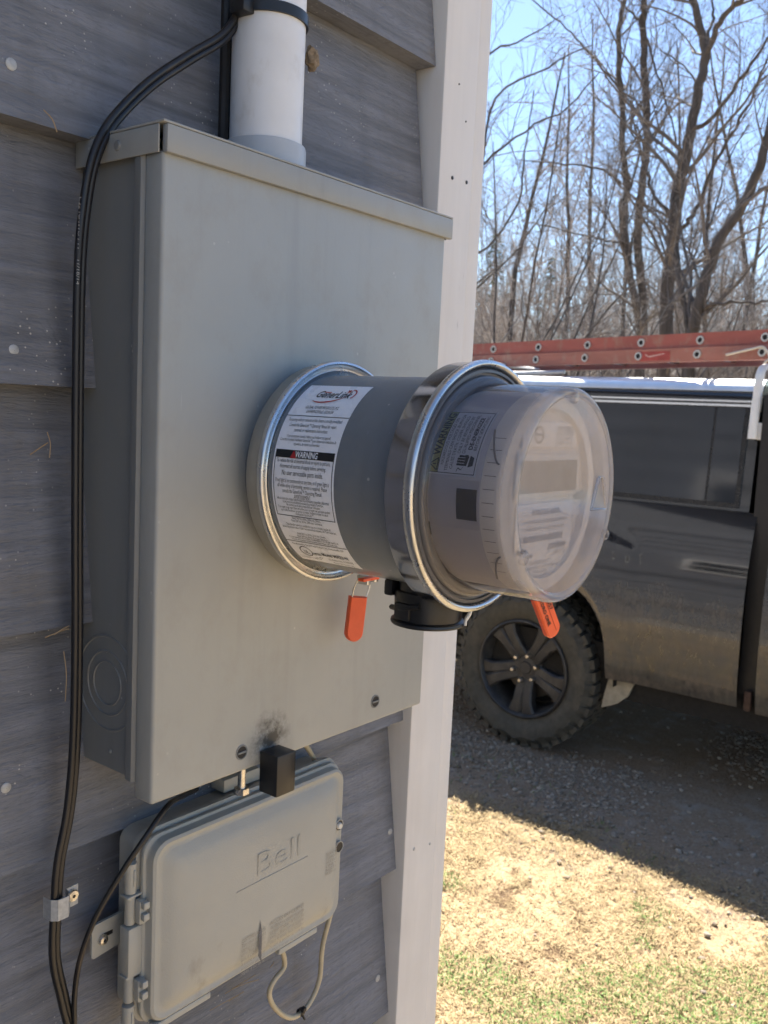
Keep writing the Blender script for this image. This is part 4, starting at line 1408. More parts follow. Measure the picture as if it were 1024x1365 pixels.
def make_wheel(y, sgn):
    cxo = TX + .022
    fx = lambda x: cxo + x if sgn < 0 else 2 * TC - (cxo + x)
    w = MB()
    P_ = [(.262, .020), (.275, .012), (.300, -.002), (.335, -.010), (.362, -.008), (.376, .004), (.386, .016), (.392, .034), (.396, .14), (.392, .245), (.384, .268), (.360, .285), (.30, .280), (.255, .262)]
    w.lathe([(r_, fx(x)) for r_, x in P_], (y, HUBZ), 'x', 96)
    tyre = w.build('tyre', RUBBER, trk, 35)
    # tread blocks
    td = MB()
    nb = 40
    for i in range(nb):
        for row_, (xa, xb, off, r0, r1) in enumerate([(.012, .075, 0, .384, .4125), (.086, .130, .5, .394, .4135), (.140, .185, .2, .394, .4135), (.196, .262, .7, .384, .4125)]):
            a0 = 2 * PI * (i + off) / nb
            a1 = a0 + 2 * PI / nb * .70
            sk = .02 * (1 if row_ % 2 else -1)
            pts = []
            for rr in (r0, r1):
                for (aa, xx) in ((a0, xa), (a1, xa), (a1 + sk, xb), (a0 + sk, xb)):
                    pts.append((fx(xx), y + rr * math.cos(aa), HUBZ + rr * math.sin(aa)))
            td.add(pts, [(3, 2, 1, 0), (4, 5, 6, 7), (0, 1, 5, 4), (1, 2, 6, 5), (2, 3, 7, 6), (3, 0, 4, 7)])
        if True:   # side biters on the shoulder
            a0 = 2 * PI * i / nb; a1 = a0 + 2 * PI / nb * (.62 if i % 2 else .45)
            pts = []
            for (rr, xx) in ((.352 if i % 2 else .365, -.0145), (.394, .012)):
                pts += [(fx(xx), y + rr * math.cos(aa), HUBZ + rr * math.sin(aa)) for aa in (a0, a1)]
            for (rr, xx) in ((.352, .004), (.394, .030)):
                pts += [(fx(xx), y + rr * math.cos(aa), HUBZ + rr * math.sin(aa)) for aa in (a0, a1)]
            td.add(pts, [(0, 1, 3, 2), (4, 5, 7, 6), (0, 1, 5, 4), (2, 3, 7, 6), (0, 2, 6, 4), (1, 3, 7, 5)])
    t_ = td.build('tread_blocks', RUBBER, tyre, 0)
    t_['kind'] = 'stuff'
    # rim: lip, barrel, five split spokes, hub, six nuts
    rm = MB()
    rm.lathe([(fx_r, fx(x)) for fx_r, x in ((.262, .022), (.258, .006), (.250, .002), (.242, .010), (.236, .040), (.225, .060), (.215, .14), (.215, .21))], (y, HUBZ), 'x', 72)
    rim = rm.build('rim', RIM, trk, 40)
    MB().disc(.214, fx(.205), (y, HUBZ), 'x', 48).build('brake_backing', DARKU, rim, 0)
    MB().lathe([(.17, fx(.12)), (.17, fx(.135)), (.06, fx(.14))], (y, HUBZ), 'x', 48).build('brake_disc', M('brake_steel', (.12, .11, .10), .5, .8), rim)
    for i in range(5):
        a = R(-90 + 72 * i)
        sp = MB()
        er = np.array([0, math.cos(a), math.sin(a)]); et = np.array([0, -math.sin(a), math.cos(a)]); ex = np.array([1.0 if sgn < 0 else -1.0, 0, 0])
        ctr = np.array([fx(0), y, HUBZ])
        for sd_ in (-1, 1):
            secs = []
            for (rad, wd, of, dep) in ((.055, .030, .018, .052), (.11, .026, .022, .036), (.18, .028, .028, .024), (.235, .040, .042, .022), (.246, .045, .047, .024)):
                c0 = ctr + er * rad + et * of * sd_
                secs.append([tuple(c0 + et * wd * a_ + ex * (dep + b_)) for a_, b_ in ((-1, .008), (-.7, 0), (.7, 0), (1, .008), (1, .055), (-1, .055))])
            sp.loft(secs)
        sp.build('spoke', RIM, rim, 25)
    MB().lathe([(.0005, fx(.044)), (.030, fx(.044)), (.034, fx(.050)), (.075, fx(.052)), (.090, fx(.060)), (.095, fx(.10))], (y, HUBZ), 'x', 40).build('hub', RIM, rim, 30)
    for i in range(6):
        a = R(30 + 60 * i + 15)
        yy, zz = y + .070 * math.cos(a), HUBZ + .070 * math.sin(a)
        MB().lathe([(.0005, fx(.020)), (.008, fx(.021)), (.0130, fx(.029)), (.0138, fx(.056))], (yy, zz), 'x', 8).build('lug_nut', NUT, rim, 30)
    return tyre


for sgn in (-1, 1):
    make_wheel(HUBY, sgn)
    make_wheel(HUBY - 3.66, sgn)
# wheel wells and the pale mud guard ahead of the rear wheel
for yy in (HUBY, HUBY - 3.66):
    ww = MB()
    pts = [(.50 * math.cos(a), .48 * math.sin(a)) for a in np.linspace(-.05, PI + .05, 25)]
    ww.loft([[(x, yy + p_[0], .45 + p_[1]) for p_ in pts] for x in (TX + .04, TX + .34)], closed=False, caps=False)
    ww.build('wheel_well', DARKU, trk, 40)
mg = MB()
gy = lambda u, v: at(u, v, 0, TX + .09)
ol = [gy(812, 905), gy(846, 912), gy(838, 928), gy(823, 938), gy(802, 943), gy(806, 925)]
mg.loft([[(TX + dx, p_[1], p_[2]) for p_ in ol] for dx in (.085, .095)])
mg.build('mud_guard', MUD, trk, 0)

# ------------------------------------------------------------------ ladder and rack
RED = M('red_fibreglass', (.33, .095, .075), .55, 0, .18, 12, dirt=((.32, .20, .15), .35, 20), stretch=(1, .3, 1))
RED2 = M('faded_red_fibreglass', (.37, .150, .115), .6, 0, .18, 12, dirt=((.36, .26, .20), .35, 20), stretch=(1, .3, 1))
ALU = M('worn_aluminium', (.62, .62, .60), .35, 1.0, .1, 50)
WRACK = M('white_rack_paint', (.76, .76, .74), .4, 0, .05, 20)
L0 = np.array([4.0718, 2.1287, 2.0818])
Ld = np.array([math.cos(R(-96.844)) * math.cos(R(1.298)), math.sin(R(-96.844)) * math.cos(R(1.298)), math.sin(R(1.298))])
Ln = np.array([-Ld[1], Ld[0], 0]); Ln /= np.linalg.norm(Ln)
if Ln[0] < 0:
    Ln = -Ln                                       # across the ladder, away from the house
Lz = np.cross(Ln, Ld); Lz = Lz if Lz[2] > 0 else -Lz
lad = thing('ladder', 'red fibreglass extension ladder lying on the rack above the truck cap', 'ladder', tuple(L0))


def lp(s, a, h):
    return tuple(L0 + Ld * s + Ln * a + Lz * h)


SPAN = (-1.55, 3.25)
for sect, (dh_, da, hw) in enumerate(((0.0, 0.0, .0345), (-.0665, -.014, .0325))):
    rail_m = RED if sect == 0 else RED2
    for far_ in (0, 1):
        a0 = da + far_ * (.40 + .0)
        sg = -1 if far_ else 1
        mb = MB()
        s0, s1_ = SPAN[0] + .1 * sect, SPAN[1] - .15 * sect
        prof_ = [(0, -hw), (0, hw), (sg * .030, hw), (sg * .030, hw - .005), (sg * .005, hw - .005), (sg * .005, -hw + .005), (sg * .030, -hw + .005), (sg * .030, -hw)]
        mb.loft([[lp(s, a0 + p_[0], dh_ + p_[1]) for p_ in prof_] for s in np.linspace(s0, s1_, 6)])
        mb.build('rail', rail_m, lad, 25)
    for k in range(-5, 11):
        s = .305 * k + (0 if sect == 0 else .3012 - .305)
        if not (s0 + .05 < s < s1_ - .05):
            continue
        c0, c1 = np.array(lp(s, da - .006, dh_)), np.array(lp(s, da + .406, dh_))
        rg = MB(); rg.tube([c0 + Ln * .002, c1 - Ln * .002], .0130, 12, caps=False); rg.tube([c0 + Ln * .003, c1 - Ln * .003], .0105, 12, caps=False)
        rung = rg.build('rung', ALU, lad, 40)
        fl_ = MB()
        ring_o, ring_i, ring_b = [], [], []
        for j in range(20):
            a = 2 * PI * j / 20
            e = Ld * math.cos(a) + Lz * math.sin(a) * 1.05
            ring_o.append(tuple(c0 + e * .0200 + Ln * .0055)); ring_i.append(tuple(c0 + e * .0185)); ring_b.append(tuple(c0 + e * .0115))
        fl_.add(ring_o + ring_i + ring_b, [(j, (j + 1) % 20, 20 + (j + 1) % 20, 20 + j) for j in range(20)] + [(20 + j, 20 + (j + 1) % 20, 40 + (j + 1) % 20, 40 + j) for j in range(20)])
        fl_.build('rung_collar', ALU, rung, 40)
        MB().add([tuple(c0 + (Ld * math.cos(2 * PI * j / 16) + Lz * math.sin(2 * PI * j / 16)) * .0118 + Ln * .004) for j in range(16)], [tuple(range(16))]).build('rung_hollow', INK, rung, 0)
# faded maker's sticker on the lower rail
stk = MB()
s_a, s_b = .305 * 3.16 - .045, .305 * 3.16 + .115
stk.add([lp(s, -.0148, h) for s, h in ((s_a, -.090), (s_b, -.090), (s_b, -.046), (s_a, -.046))], [(0, 1, 2, 3)])
stk_o = stk.build('sticker', M('faded_red_sticker', (.36, .065, .055), .6, 0, .2, 30), lad, 0)
tk = MB()
ck = [(s_a + .03, -.064), (s_a + .05, -.075), (s_a + .13, -.060)]
for p_, q_ in zip(ck, ck[1:]):
    tk.add([lp(p_[0], -.0154, p_[1]), lp(q_[0], -.0154, q_[1]), lp(q_[0], -.0154, q_[1] + .004), lp(p_[0], -.0154, p_[1] + .008)], [(0, 1, 2, 3)])
tk.build('sticker_mark', M('faded_pink_ink', (.60, .38, .34), .6), stk_o, 0)

# the rack: white crossbar with a J hook over the cap edge (front), another at the rear
def rack(y, name_label):
    rk = thing('roof_rack_bar', name_label, 'roof rack', (TC, y, 1.95), 'rack bars on the truck cap')
    hx = lambda h: TX + .130 + (h - 1.68) * .12 - .035
    bar = MB()
    pth = smooth_path([(hx(1.66), y, 1.665), (hx(1.72), y, 1.74), (hx(1.84), y, 1.84), (hx(1.92), y, 1.922), (hx(1.97) + .012, y, 1.962), (hx(2.0) + .05, y, 1.985), (TX + .30, y, 1.990), (TC, y, 1.992)], 6)
    bar.tube(pth, [.020] * len(pth), 12, flat=(1.0, .62))
    bar.build('crossbar', WRACK, rk)
    hk = MB().box((hx(1.70) + .004, y - .040, 1.662), (hx(1.70) + .014, y - .016, 1.738), bevel=.003)
    hk.build('clamp_plate', WRACK, rk)
    return rk


rack(.610, 'white hook-ended rack bar clamped over the cap edge beside the cab')
rack(2.05, 'white rack bar across the rear of the truck cap')
MB_rail = MB()
rail_pts = [(TX + .24, y, 1.950 + .006 * math.sin(y * 9)) for y in np.linspace(1.62, 2.3, 12)]
tag(MB_rail.tube(rail_pts, .011, 8).build('rack_rail', M('grey_rail', (.42, .43, .44), .35, .6), None), 'thin grey rail lying along the truck cap under the ladder', 'rail')
p0, p1, p2 = at(968, 473, 0, 3.875), at(990, 468, 0, 3.87), at(1018, 463, 0, 3.865)
p3, p4 = at(1026, 476, 0, 3.86), at(1019, 484, 0, 3.85)
tag(MB().tube(smooth_path([p0, p1, (p1 + p2) / 2 + np.array([0, 0, .002]), p2, p3, p4], 6), .0055, 8).build('tie_rope', M('white_rope', (.66, .60, .50), .8)), 'frayed white rope end tied round the ladder rail', 'rope')

# ------------------------------------------------------------------ trees
BARK = M('grey_brown_bark', (.070, .062, .057), .95, 0, .35, 9, .02, 22, stretch=(1, 1, .25))
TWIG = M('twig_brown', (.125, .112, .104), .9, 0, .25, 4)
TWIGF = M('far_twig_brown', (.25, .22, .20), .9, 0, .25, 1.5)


class TreeMB(MB):
    def limb(self, pts, r0, r1, n=5):
        pts = np.asarray(pts, float)
        k = len(pts)
        t = np.empty_like(pts)
        t[1:-1] = pts[2:] - pts[:-2]; t[0] = pts[1] - pts[0]; t[-1] = pts[-1] - pts[-2]
        t /= np.linalg.norm(t, axis=1)[:, None] + 1e-9
        ref = np.where(np.abs(t[:, 2:3]) < .9, [[0, 0, 1.0]], [[1.0, 0, 0]])
        a = np.cross(t, np.broadcast_to(ref, t.shape)); a /= np.linalg.norm(a, axis=1)[:, None] + 1e-9
        # keep the frame steady along the limb
        for i in range(1, k):
            v = a[i - 1] - t[i] * np.dot(a[i - 1], t[i]); a[i] = v / (np.linalg.norm(v) + 1e-9)
        b = np.cross(t, a)
        rad = np.linspace(1, 0, k) ** .85 * (r0 - r1) + r1
        ang = np.arange(n) * 2 * PI / n
        ring = pts[:, None, :] + rad[:, None, None] * (np.cos(ang)[None, :, None] * a[:, None, :] + np.sin(ang)[None, :, None] * b[:, None, :])
        base = self.n
        self.v.append(ring.reshape(-1, 3)); self.n += k * n
        i, j = np.meshgrid(np.arange(k - 1), np.arange(n), indexing='ij')
        j2 = (j + 1) % n
        self.f.append((base + np.stack([i * n + j, i * n + j2, (i + 1) * n + j2, (i + 1) * n + j], -1)).reshape(-1, 4))

    def build(self, name, mat, parent=None):
        v = np.concatenate(self.v).astype(np.float32); f = np.concatenate(self.f).astype(np.int32)
        me = bpy.data.meshes.new(name)
        me.vertices.add(len(v)); me.vertices.foreach_set('co', v.ravel())
        me.loops.add(f.size); me.loops.foreach_set('vertex_index', f.ravel())
        me.polygons.add(len(f)); me.polygons.foreach_set('loop_start', np.arange(0, f.size, 4, dtype=np.int32))
        me.polygons.foreach_set('use_smooth', np.ones(len(f), bool))
        me.materials.append(mat)
        me.update(calc_edges=True)
        o = bpy.data.objects.new(name, me); COL.objects.link(o)
        if parent is not None:
            me.transform(Matrix.Translation(-parent.location)); o.parent = parent
        return o


def unit(v):
    return v / (np.linalg.norm(v) + 1e-9)


def wander(p, d, length, k, wig, trop):
    pts = [p]
    step = length / k
    for _ in range(k):
        d = unit(d + nr.normal(0, wig, 3) + np.array([0, 0, trop]))
        pts.append(pts[-1] + d * step)
    return np.array(pts)


def batch_limbs(mb, pts, r0, r1, n):
    """Many limbs of equal point count at once: pts (N, k, 3)."""
    N_, k, _ = pts.shape
    d = pts[:, -1] - pts[:, 0]
    d /= np.linalg.norm(d, axis=1)[:, None] + 1e-9
    ref = np.where(np.abs(d[:, 2:3]) < .9, [[0, 0, 1.0]], [[1.0, 0, 0]])
    a = np.cross(d, ref); a /= np.linalg.norm(a, axis=1)[:, None] + 1e-9
    b = np.cross(d, a)
    ang = np.arange(n) * 2 * PI / n
    circ = np.cos(ang)[None, :, None] * a[:, None, :] + np.sin(ang)[None, :, None] * b[:, None, :]
    rad = r0[:, None] + (r1 - r0)[:, None] * np.linspace(0, 1, k)[None, :] ** .9
    ring = pts[:, :, None, :] + rad[:, :, None, None] * circ[:, None, :, :]
    base = mb.n
    mb.v.append(ring.reshape(-1, 3)); mb.n += N_ * k * n
    i, j = np.meshgrid(np.arange(k - 1), np.arange(n), indexing='ij')
    j2 = (j + 1) % n
    q = np.stack([i * n + j, i * n + j2, (i + 1) * n + j2, (i + 1) * n + j], -1).reshape(-1, 4)
    mb.f.append((base + np.arange(N_)[:, None, None] * (k * n) + q[None]).reshape(-1, 4))


def batch_wander(p, d, ln_, k, wig, trop):
    pts = [p]
    for _ in range(k):
        d = d + nr.normal(0, wig, d.shape) + np.array([0, 0, trop])
        d = d / (np.linalg.norm(d, axis=1)[:, None] + 1e-9)
        pts.append(pts[-1] + d * (ln_ / k)[:, None])
    return np.stack(pts, 1)


def batch_children(P, r0, n_per_m, len_, ratio, lo, k, amin=28, amax=62):
    """P (N, K, 3): parents. Returns children (M, k+1, 3) and their radii."""
    L_ = np.linalg.norm(np.diff(P, axis=1), axis=2).sum(1)
    cnt = np.maximum(1, np.floor(L_ * n_per_m + nr.rand(len(L_)))).astype(int)
    idx = np.repeat(np.arange(len(P)), cnt)
    M_ = len(idx)
    t = lo + (1 - lo) * nr.rand(M_) ** .9
    x = t * (P.shape[1] - 1); i = np.minimum(x.astype(int), P.shape[1] - 2)
    p0, p1 = P[idx, i], P[idx, i + 1]
    p = p0 + (p1 - p0) * (x - i)[:, None]
    d0 = p1 - p0; d0 /= np.linalg.norm(d0, axis=1)[:, None] + 1e-9
    side = np.cross(d0, nr.normal(0, 1, (M_, 3))); side /= np.linalg.norm(side, axis=1)[:, None] + 1e-9
    ang = np.radians(nr.uniform(amin, amax, M_))[:, None]
    d = d0 * np.cos(ang) + side * np.sin(ang) + np.array([0, 0, .12])
    ln_ = len_ * nr.uniform(.45, 1.1, M_) * (1 - .45 * t)
    rr = np.maximum(.0030, np.minimum(r0[idx] * (1 - .75 * t) * ratio, ln_ * .018))
    return batch_wander(p, d, ln_, k, .15, .045), rr


def resample(pts, k):
    s = np.r_[0, np.cumsum(np.linalg.norm(np.diff(pts, axis=0), axis=1))]
    q = np.linspace(0, s[-1], k)
    return np.stack([np.interp(q, s, pts[:, i]) for i in range(3)], 1)


def sprout_all(mb, limbs, spec):
    P = np.stack([resample(np.asarray(p), 14) for p, r_ in limbs]); r0 = np.array([r_ for p, r_ in limbs])
    for lv, (n_, len_, ratio, lo) in enumerate(spec):
        k = (5, 4, 3, 2)[lv]
        P, rr = batch_children(P, r0, n_, len_, ratio, lo, k)
        batch_limbs(mb, P, rr, np.maximum(.0020, rr * .25), (5, 4, 3, 3)[lv])
        r0 = rr


THIN = .40


def tree_from_traces(name, label, traces, dist, spec, jitter=.35, group='bare trees beyond the truck'):
    base_p = far(*traces[0][0][0], dist)
    t = thing(name, label, 'tree', (base_p[0], base_p[1], 0), group)
    trunk, crown = TreeMB(), TreeMB()
    limbs = []
    for ti, (pix_, r0, r1, dd) in enumerate(traces):
        pp = []
        for i, (u, v) in enumerate(pix_):
            p = far(u, v, dist + dd[0] + (dd[1] - dd[0]) * i / max(1, len(pix_) - 1))
            pp.append(p)
        if ti == 0 or v > 9000:
            pass
        pp = smooth_path(pp, 4)
        pp[1:-1] += nr.normal(0, .012, pp[1:-1].shape)
        if dd[2]:                                  # starts at the ground
            g0 = pp[0].copy(); g0[2] = -.1
            g1 = pp[0] * .5 + g0 * .5
            pp = np.vstack([g0 + np.array([0, 0, 0]), g1, pp])
        # carry the limb on above the frame
        if len(pix_) > 4 and pix_[-1][1] < 30:
            d = unit(pp[-1] - pp[-3])
            pp = np.vstack([pp, wander(pp[-1], d, 4.5, 7, .10, .04)[1:]])
        r0, r1 = r0 * THIN, r1 * THIN
        trunk.limb(pp, r0, r1, 9)
        limbs.append((pp, r0))
    sprout_all(crown, limbs, spec)
    trunk.build('trunk', BARK, t)
    crown.build('crown', TWIG, t)
    return t


def z7(*pts):
    return [(620 + a * .3945, b * .3945) for a, b in pts]


# spec per level: branches per metre, length, thickness ratio, where along the limb they begin
SP = [(2.1, 2.9, .50, .16), (3.4, 1.35, .62, .10), (4.4, .68, .68, .10), (4.4, .32, .7, .15)]
tree_from_traces('bare_tree', 'bare twin-stemmed tree left of the thick forked trunk, behind the ladder', [
    (z7((597, 1125), (575, 1010), (545, 860), (530, 700), (550, 640), (535, 520), (535, 400), (522, 260), (520, 100), (540, 0)), .20, .09, (0, .3, True)),
    (z7((603, 1125), (597, 960), (582, 820), (592, 680), (610, 540), (615, 380), (605, 250), (600, 100), (605, 0)), .22, .13, (.2, 0, True)),
    (z7((525, 620), (480, 580), (430, 565), (300, 550), (180, 540)), .07, .02, (0, -1.5, False)),
    (z7((528, 822), (480, 810), (400, 795), (280, 765), (190, 745)), .06, .02, (0, 1.0, False)),
    (z7((605, 380), (575, 340), (530, 310), (440, 200), (380, 130), (300, 60)), .06, .02, (0, -1.0, False)),
    (z7((602, 100), (580, 60), (540, 20), (500, -20)), .07, .03, (0, .5, False)),
    (z7((615, 130), (650, 250), (690, 380), (715, 480), (720, 560)), .05, .03, (0, -.3, False)),
    (z7((560, 640), (590, 500), (555, 420), (600, 340), (640, 250), (740, 110)), .06, .02, (0, .8, False)),
], 19.0, SP)
tree_from_traces('bare_tree', 'bare tree with the thickest upright trunk forking high over the truck', [
    (z7((680, 1125), (685, 960), (705, 820), (715, 680), (745, 540), (765, 430), (790, 290), (810, 200), (795, 90), (770, 0)), .31, .10, (0, 0, True)),
    (z7((805, 210), (838, 130), (870, 60), (905, 20), (945, -10)), .14, .06, (0, -.5, False)),
    (z7((812, 200), (825, 110), (840, 50), (832, -10)), .08, .04, (0, .5, False)),
    (z7((708, 800), (690, 725), (640, 660), (615, 580), (605, 500), (580, 420)), .10, .03, (0, .8, False)),
    (z7((725, 780), (760, 740), (790, 690), (850, 540), (900, 455), (960, 350), (1000, 250), (1050, 150)), .10, .03, (0, -1, False)),
    (z7((765, 440), (830, 400), (890, 330), (950, 240), (1010, 150), (1060, 80)), .10, .03, (0, -1.5, False)),
    (z7((690, 900), (650, 780), (600, 730)), .05, .02, (0, 1, False)),
    (z7((790, 300), (740, 220), (660, 170)), .05, .02, (0, .8, False)),
], 17.0, SP)
tree_from_traces('bare_tree', 'bare tree whose grey trunk leans hard to the right, behind the ladder', [
    (z7((770, 1120), (780, 1070), (810, 960), (850, 830), (920, 720), (980, 610), (1010, 520), (1035, 400), (1060, 250), (1080, 0)), .24, .10, (0, -.5, True)),
    (z7((755, 1110), (740, 1020), (718, 900), (716, 820)), .14, .08, (.1, .3, True)),
    (z7((795, 1050), (830, 1032), (880, 1025), (960, 1025), (1060, 1015)), .075, .03, (0, -1, False)),
    (z7((940, 690), (1000, 640), (1060, 620)), .05, .02, (0, .6, False)),
    (z7((870, 800), (880, 760), (1000, 700), (1080, 690)), .04, .015, (0, 1, False)),
    (z7((830, 880), (815, 800), (850, 690), (880, 560), (960, 420)), .05, .02, (0, 1.0, False)),
], 15.5, SP)
# a tree hidden behind the corner of the house reaches into the frame from the left
tree_from_traces('bare_tree', 'bare tree half hidden by the white corner board, branches reaching right', [
    ([(600, 450), (604, 330), (610, 200), (612, 90), (618, 0)], .16, .08, (0, 0, True)),
    ([(606, 290), (640, 230), (660, 130), (730, 90), (790, 60)], .06, .018, (0, .4, False)),
    ([(606, 250), (660, 205), (700, 175), (760, 140), (800, 95)], .05, .016, (0, -.4, False)),
    ([(610, 160), (650, 75), (690, 55), (750, 20)], .05, .016, (0, .5, False)),
    ([(606, 330), (650, 330), (690, 270), (700, 200), (712, 120)], .05, .016, (0, -.6, False)),
    ([(602, 400), (640, 380), (690, 330), (740, 260)], .05, .016, (0, .6, False)),
    ([(612, 120), (640, 30), (660, -30)], .05, .02, (0, .3, False)),
], 13.0, [(2.4, 1.7, .5, .2), (3.4, .9, .6, .12), (4.2, .45, .65, .12)])


def shrub(name, label, x, y, n_, hgt, lean, seed_spec):
    t = thing(name, label, 'shrub', (x, y, 0), 'bare shrubs beyond the truck')
    tm = TreeMB(); cr = TreeMB()
    lst = []
    for i in range(n_):
        a = nr.uniform(0, 2 * PI)
        d = unit(np.array([math.cos(a) * .35 + lean[0], math.sin(a) * .35 + lean[1], 1.0]))
        p = np.array([x + nr.normal(0, .25), y + nr.normal(0, .25), -.05])
        b = wander(p, d, hgt * nr.uniform(.7, 1.1), 9, .09, .03)
        tm.limb(b, nr.uniform(.016, .032), .005, 6)
        lst.append((b, .03))
    sprout_all(cr, lst, seed_spec)
    tm.build('stems', BARK, t)
    cr.build('crown', TWIG, t)


SS = [(3.0, 1.3, .5, .25), (3.8, .6, .65, .12), (4.0, .28, .7, .12)]
for i, (u, dist, n_, hgt, ln_, lab) in enumerate([(640, 11.5, 9, 5.5, (.25, -.30), 'tall many-stemmed bare shrub beside the white corner board, leaning right'),
                                                  (705, 21, 10, 6.5, (.1, -.15), 'many-stemmed bare shrub between the corner board and the twin-stemmed tree'),
                                                  (985, 22, 9, 6.0, (0, .1), 'many-stemmed bare shrub behind the leaning tree')]):
    p = far(u, 560, dist)
    shrub('bare_shrub', lab, p[0], p[1], n_, hgt, ln_, SS)


# slender trees further back, told apart by where they stand
def slender(name, label, u, dist, hgt, r0):
    p = far(u, 560, dist)
    t = thing(name, label, 'tree', (p[0], p[1], 0), 'slender bare trees further back')
    tm, cr = TreeMB(), TreeMB()
    b = wander(np.array([p[0], p[1], -.1]), np.array([0, 0, 1.0]), hgt, 12, .05, .05)
    tm.limb(b, r0, .015, 7)
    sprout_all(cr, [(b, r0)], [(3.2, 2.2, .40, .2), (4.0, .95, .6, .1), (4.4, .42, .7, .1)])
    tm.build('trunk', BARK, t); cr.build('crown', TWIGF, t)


for (u, dist, hgt, r0, lab) in [(668, 24, 11, .10, 'slender bare tree just right of the white corner board'),
                                (745, 26, 12, .09, 'slender pale tree between the corner shrub and the twin-stemmed tree'),
                                (785, 29, 13, .10, 'slender bare tree close on the left of the twin-stemmed tree'),
                                (820, 25, 10, .08, 'slender bare tree touching the left of the twin-stemmed tree'),
                                (870, 30, 13, .10, 'slender bare tree in the gap between the two main trunks'),
                                (950, 28, 12, .10, 'slender bare tree behind the leaning trunk'),
                                (985, 26, 11, .09, 'slender bare tree right of the leaning trunk low down'),
                                (1015, 30, 13, .11, 'slender bare tree at the right edge of the photo')]:
    slender('slender_tree', lab, u, dist, hgt, r0)


def conifer(u, dist, hgt, label):
    p = far(u, 560, dist)
    t = thing('conifer', label, 'tree', (p[0], p[1], 0), 'conifers far behind the bare trees')
    tm = TreeMB(); tm.limb([(p[0], p[1], -.1), (p[0], p[1], hgt * .5), (p[0], p[1], hgt)], .14, .01, 6)
    cr = MB()
    for i in range(1500):
        z = hgt * (.15 + .85 * nr.rand() ** 1.2)
        rad = (hgt - z) * .26 * math.sqrt(nr.rand()) + .05
        a = nr.uniform(0, 2 * PI)
        c0 = np.array([p[0] + rad * math.cos(a), p[1] + rad * math.sin(a), z])
        e = np.array([math.cos(a), math.sin(a), -.35]) * nr.uniform(.12, .3)
        w = np.array([-math.sin(a), math.cos(a), nr.uniform(-.3, .3)]) * nr.uniform(.03, .07)
        cr.add([c0 - w, c0 + w, c0 + e], [(0, 1, 2)])
    tm.build('trunk', BARK, t)
    cr.build('crown', M('conifer_needles', (.085, .095, .040), .9, 0, .3, 3), t, 0, recalc=False)


conifer(648, 36, 8.5, 'yellowish green conifer beside the white corner board far back')
conifer(722, 44, 9.0, 'dull green conifer behind the shrubs left of the twin-stemmed tree')


def woodland(name, label, ring, dist0, dist1, n_, hmin, hmax, sub):
    tm = TreeMB()
    a = nr.uniform(ring[0], ring[1], n_); d = dist0 + (dist1 - dist0) * np.sqrt(nr.rand(n_))
    p = np.stack([CAM[0] + d * np.cos(a), CAM[1] + d * np.sin(a), np.full(n_, -.1)], 1)
    hgt = nr.uniform(hmin, hmax, n_)
    P = batch_wander(p, np.tile([0, 0, 1.0], (n_, 1)), hgt, 7, .07, .03)
    r0 = nr.uniform(.025, .075, n_)
    batch_limbs(tm, P, r0, np.full(n_, .012), 4)
    P, rr = batch_children(P, r0, sub / ((hmin + hmax) / 2), 2.4, .5, .08, 4, 35, 75)
    batch_limbs(tm, P, rr, rr * .4, 3)
    P, rr = batch_children(P, rr, 3.6, .85, .7, .1, 2, 25, 70)
    batch_limbs(tm, P, np.maximum(rr, .005), np.full(len(rr), .003), 3)
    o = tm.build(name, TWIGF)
    o['kind'] = 'stuff'; o['label'] = label; o['category'] = 'woodland'


woodland('woodland', 'far bare woodland behind the trees', (R(2), R(40)), 32, 62, 380, 7, 16, 36)
woodland('undergrowth', 'tangle of low bare brush in front of the far woodland', (R(4), R(40)), 20, 34, 240, 3.0, 6.0, 30)
woodland('hedgerow', 'bare treeline round the rest of the garden', (R(60), R(360)), 45, 60, 90, 5, 11, 14)

# ------------------------------------------------------------------ straw, grass, gravel
def scatter_flat(n_, xy, size, name, mat, label, cat, z0=.004, up_=.25, width=.0022):
    """Thin straws lying about: each a bent strip."""
    x, y = xy
    n_ = len(x)
    a = nr.uniform(0, 2 * PI, n_); ln_ = size[0] + (size[1] - size[0]) * nr.rand(n_) ** 1.5
    el = np.abs(nr.normal(0, up_, n_))
    d = np.stack([np.cos(a) * np.cos(el), np.sin(a) * np.cos(el), np.sin(el)], -1)
    w = np.stack([-np.sin(a), np.cos(a), np.zeros(n_)], -1) * (width * nr.uniform(.6, 1.3, n_))[:, None]
    p = np.stack([x, y, np.full(n_, z0) + .012 * nr.rand(n_)], -1)
    zg_ = .6 * .035 * np.sin(x * 1.3 + 1.1) * np.sin(y * 1.7 + .6) * np.clip((3.0 - x) / 1.2, 0, 1)
    p[:, 2] += zg_
    m_ = p + d * (ln_ * .5)[:, None] + np.stack([nr.normal(0, .003, n_), nr.normal(0, .003, n_), np.abs(nr.normal(0, .003, n_))], -1)
    e = p + d * ln_[:, None]; e[:, 2] -= nr.rand(n_) * .006
    v = np.stack([p - w, p + w, m_ - w, m_ + w, e - w * .4, e + w * .4], 1).reshape(-1, 3)
    b = np.arange(n_)[:, None] * 6
    f = np.concatenate([b + np.array([0, 1, 3, 2]), b + np.array([2, 3, 5, 4])], 0)
    quad_mesh(v, f, name, mat, label, cat)


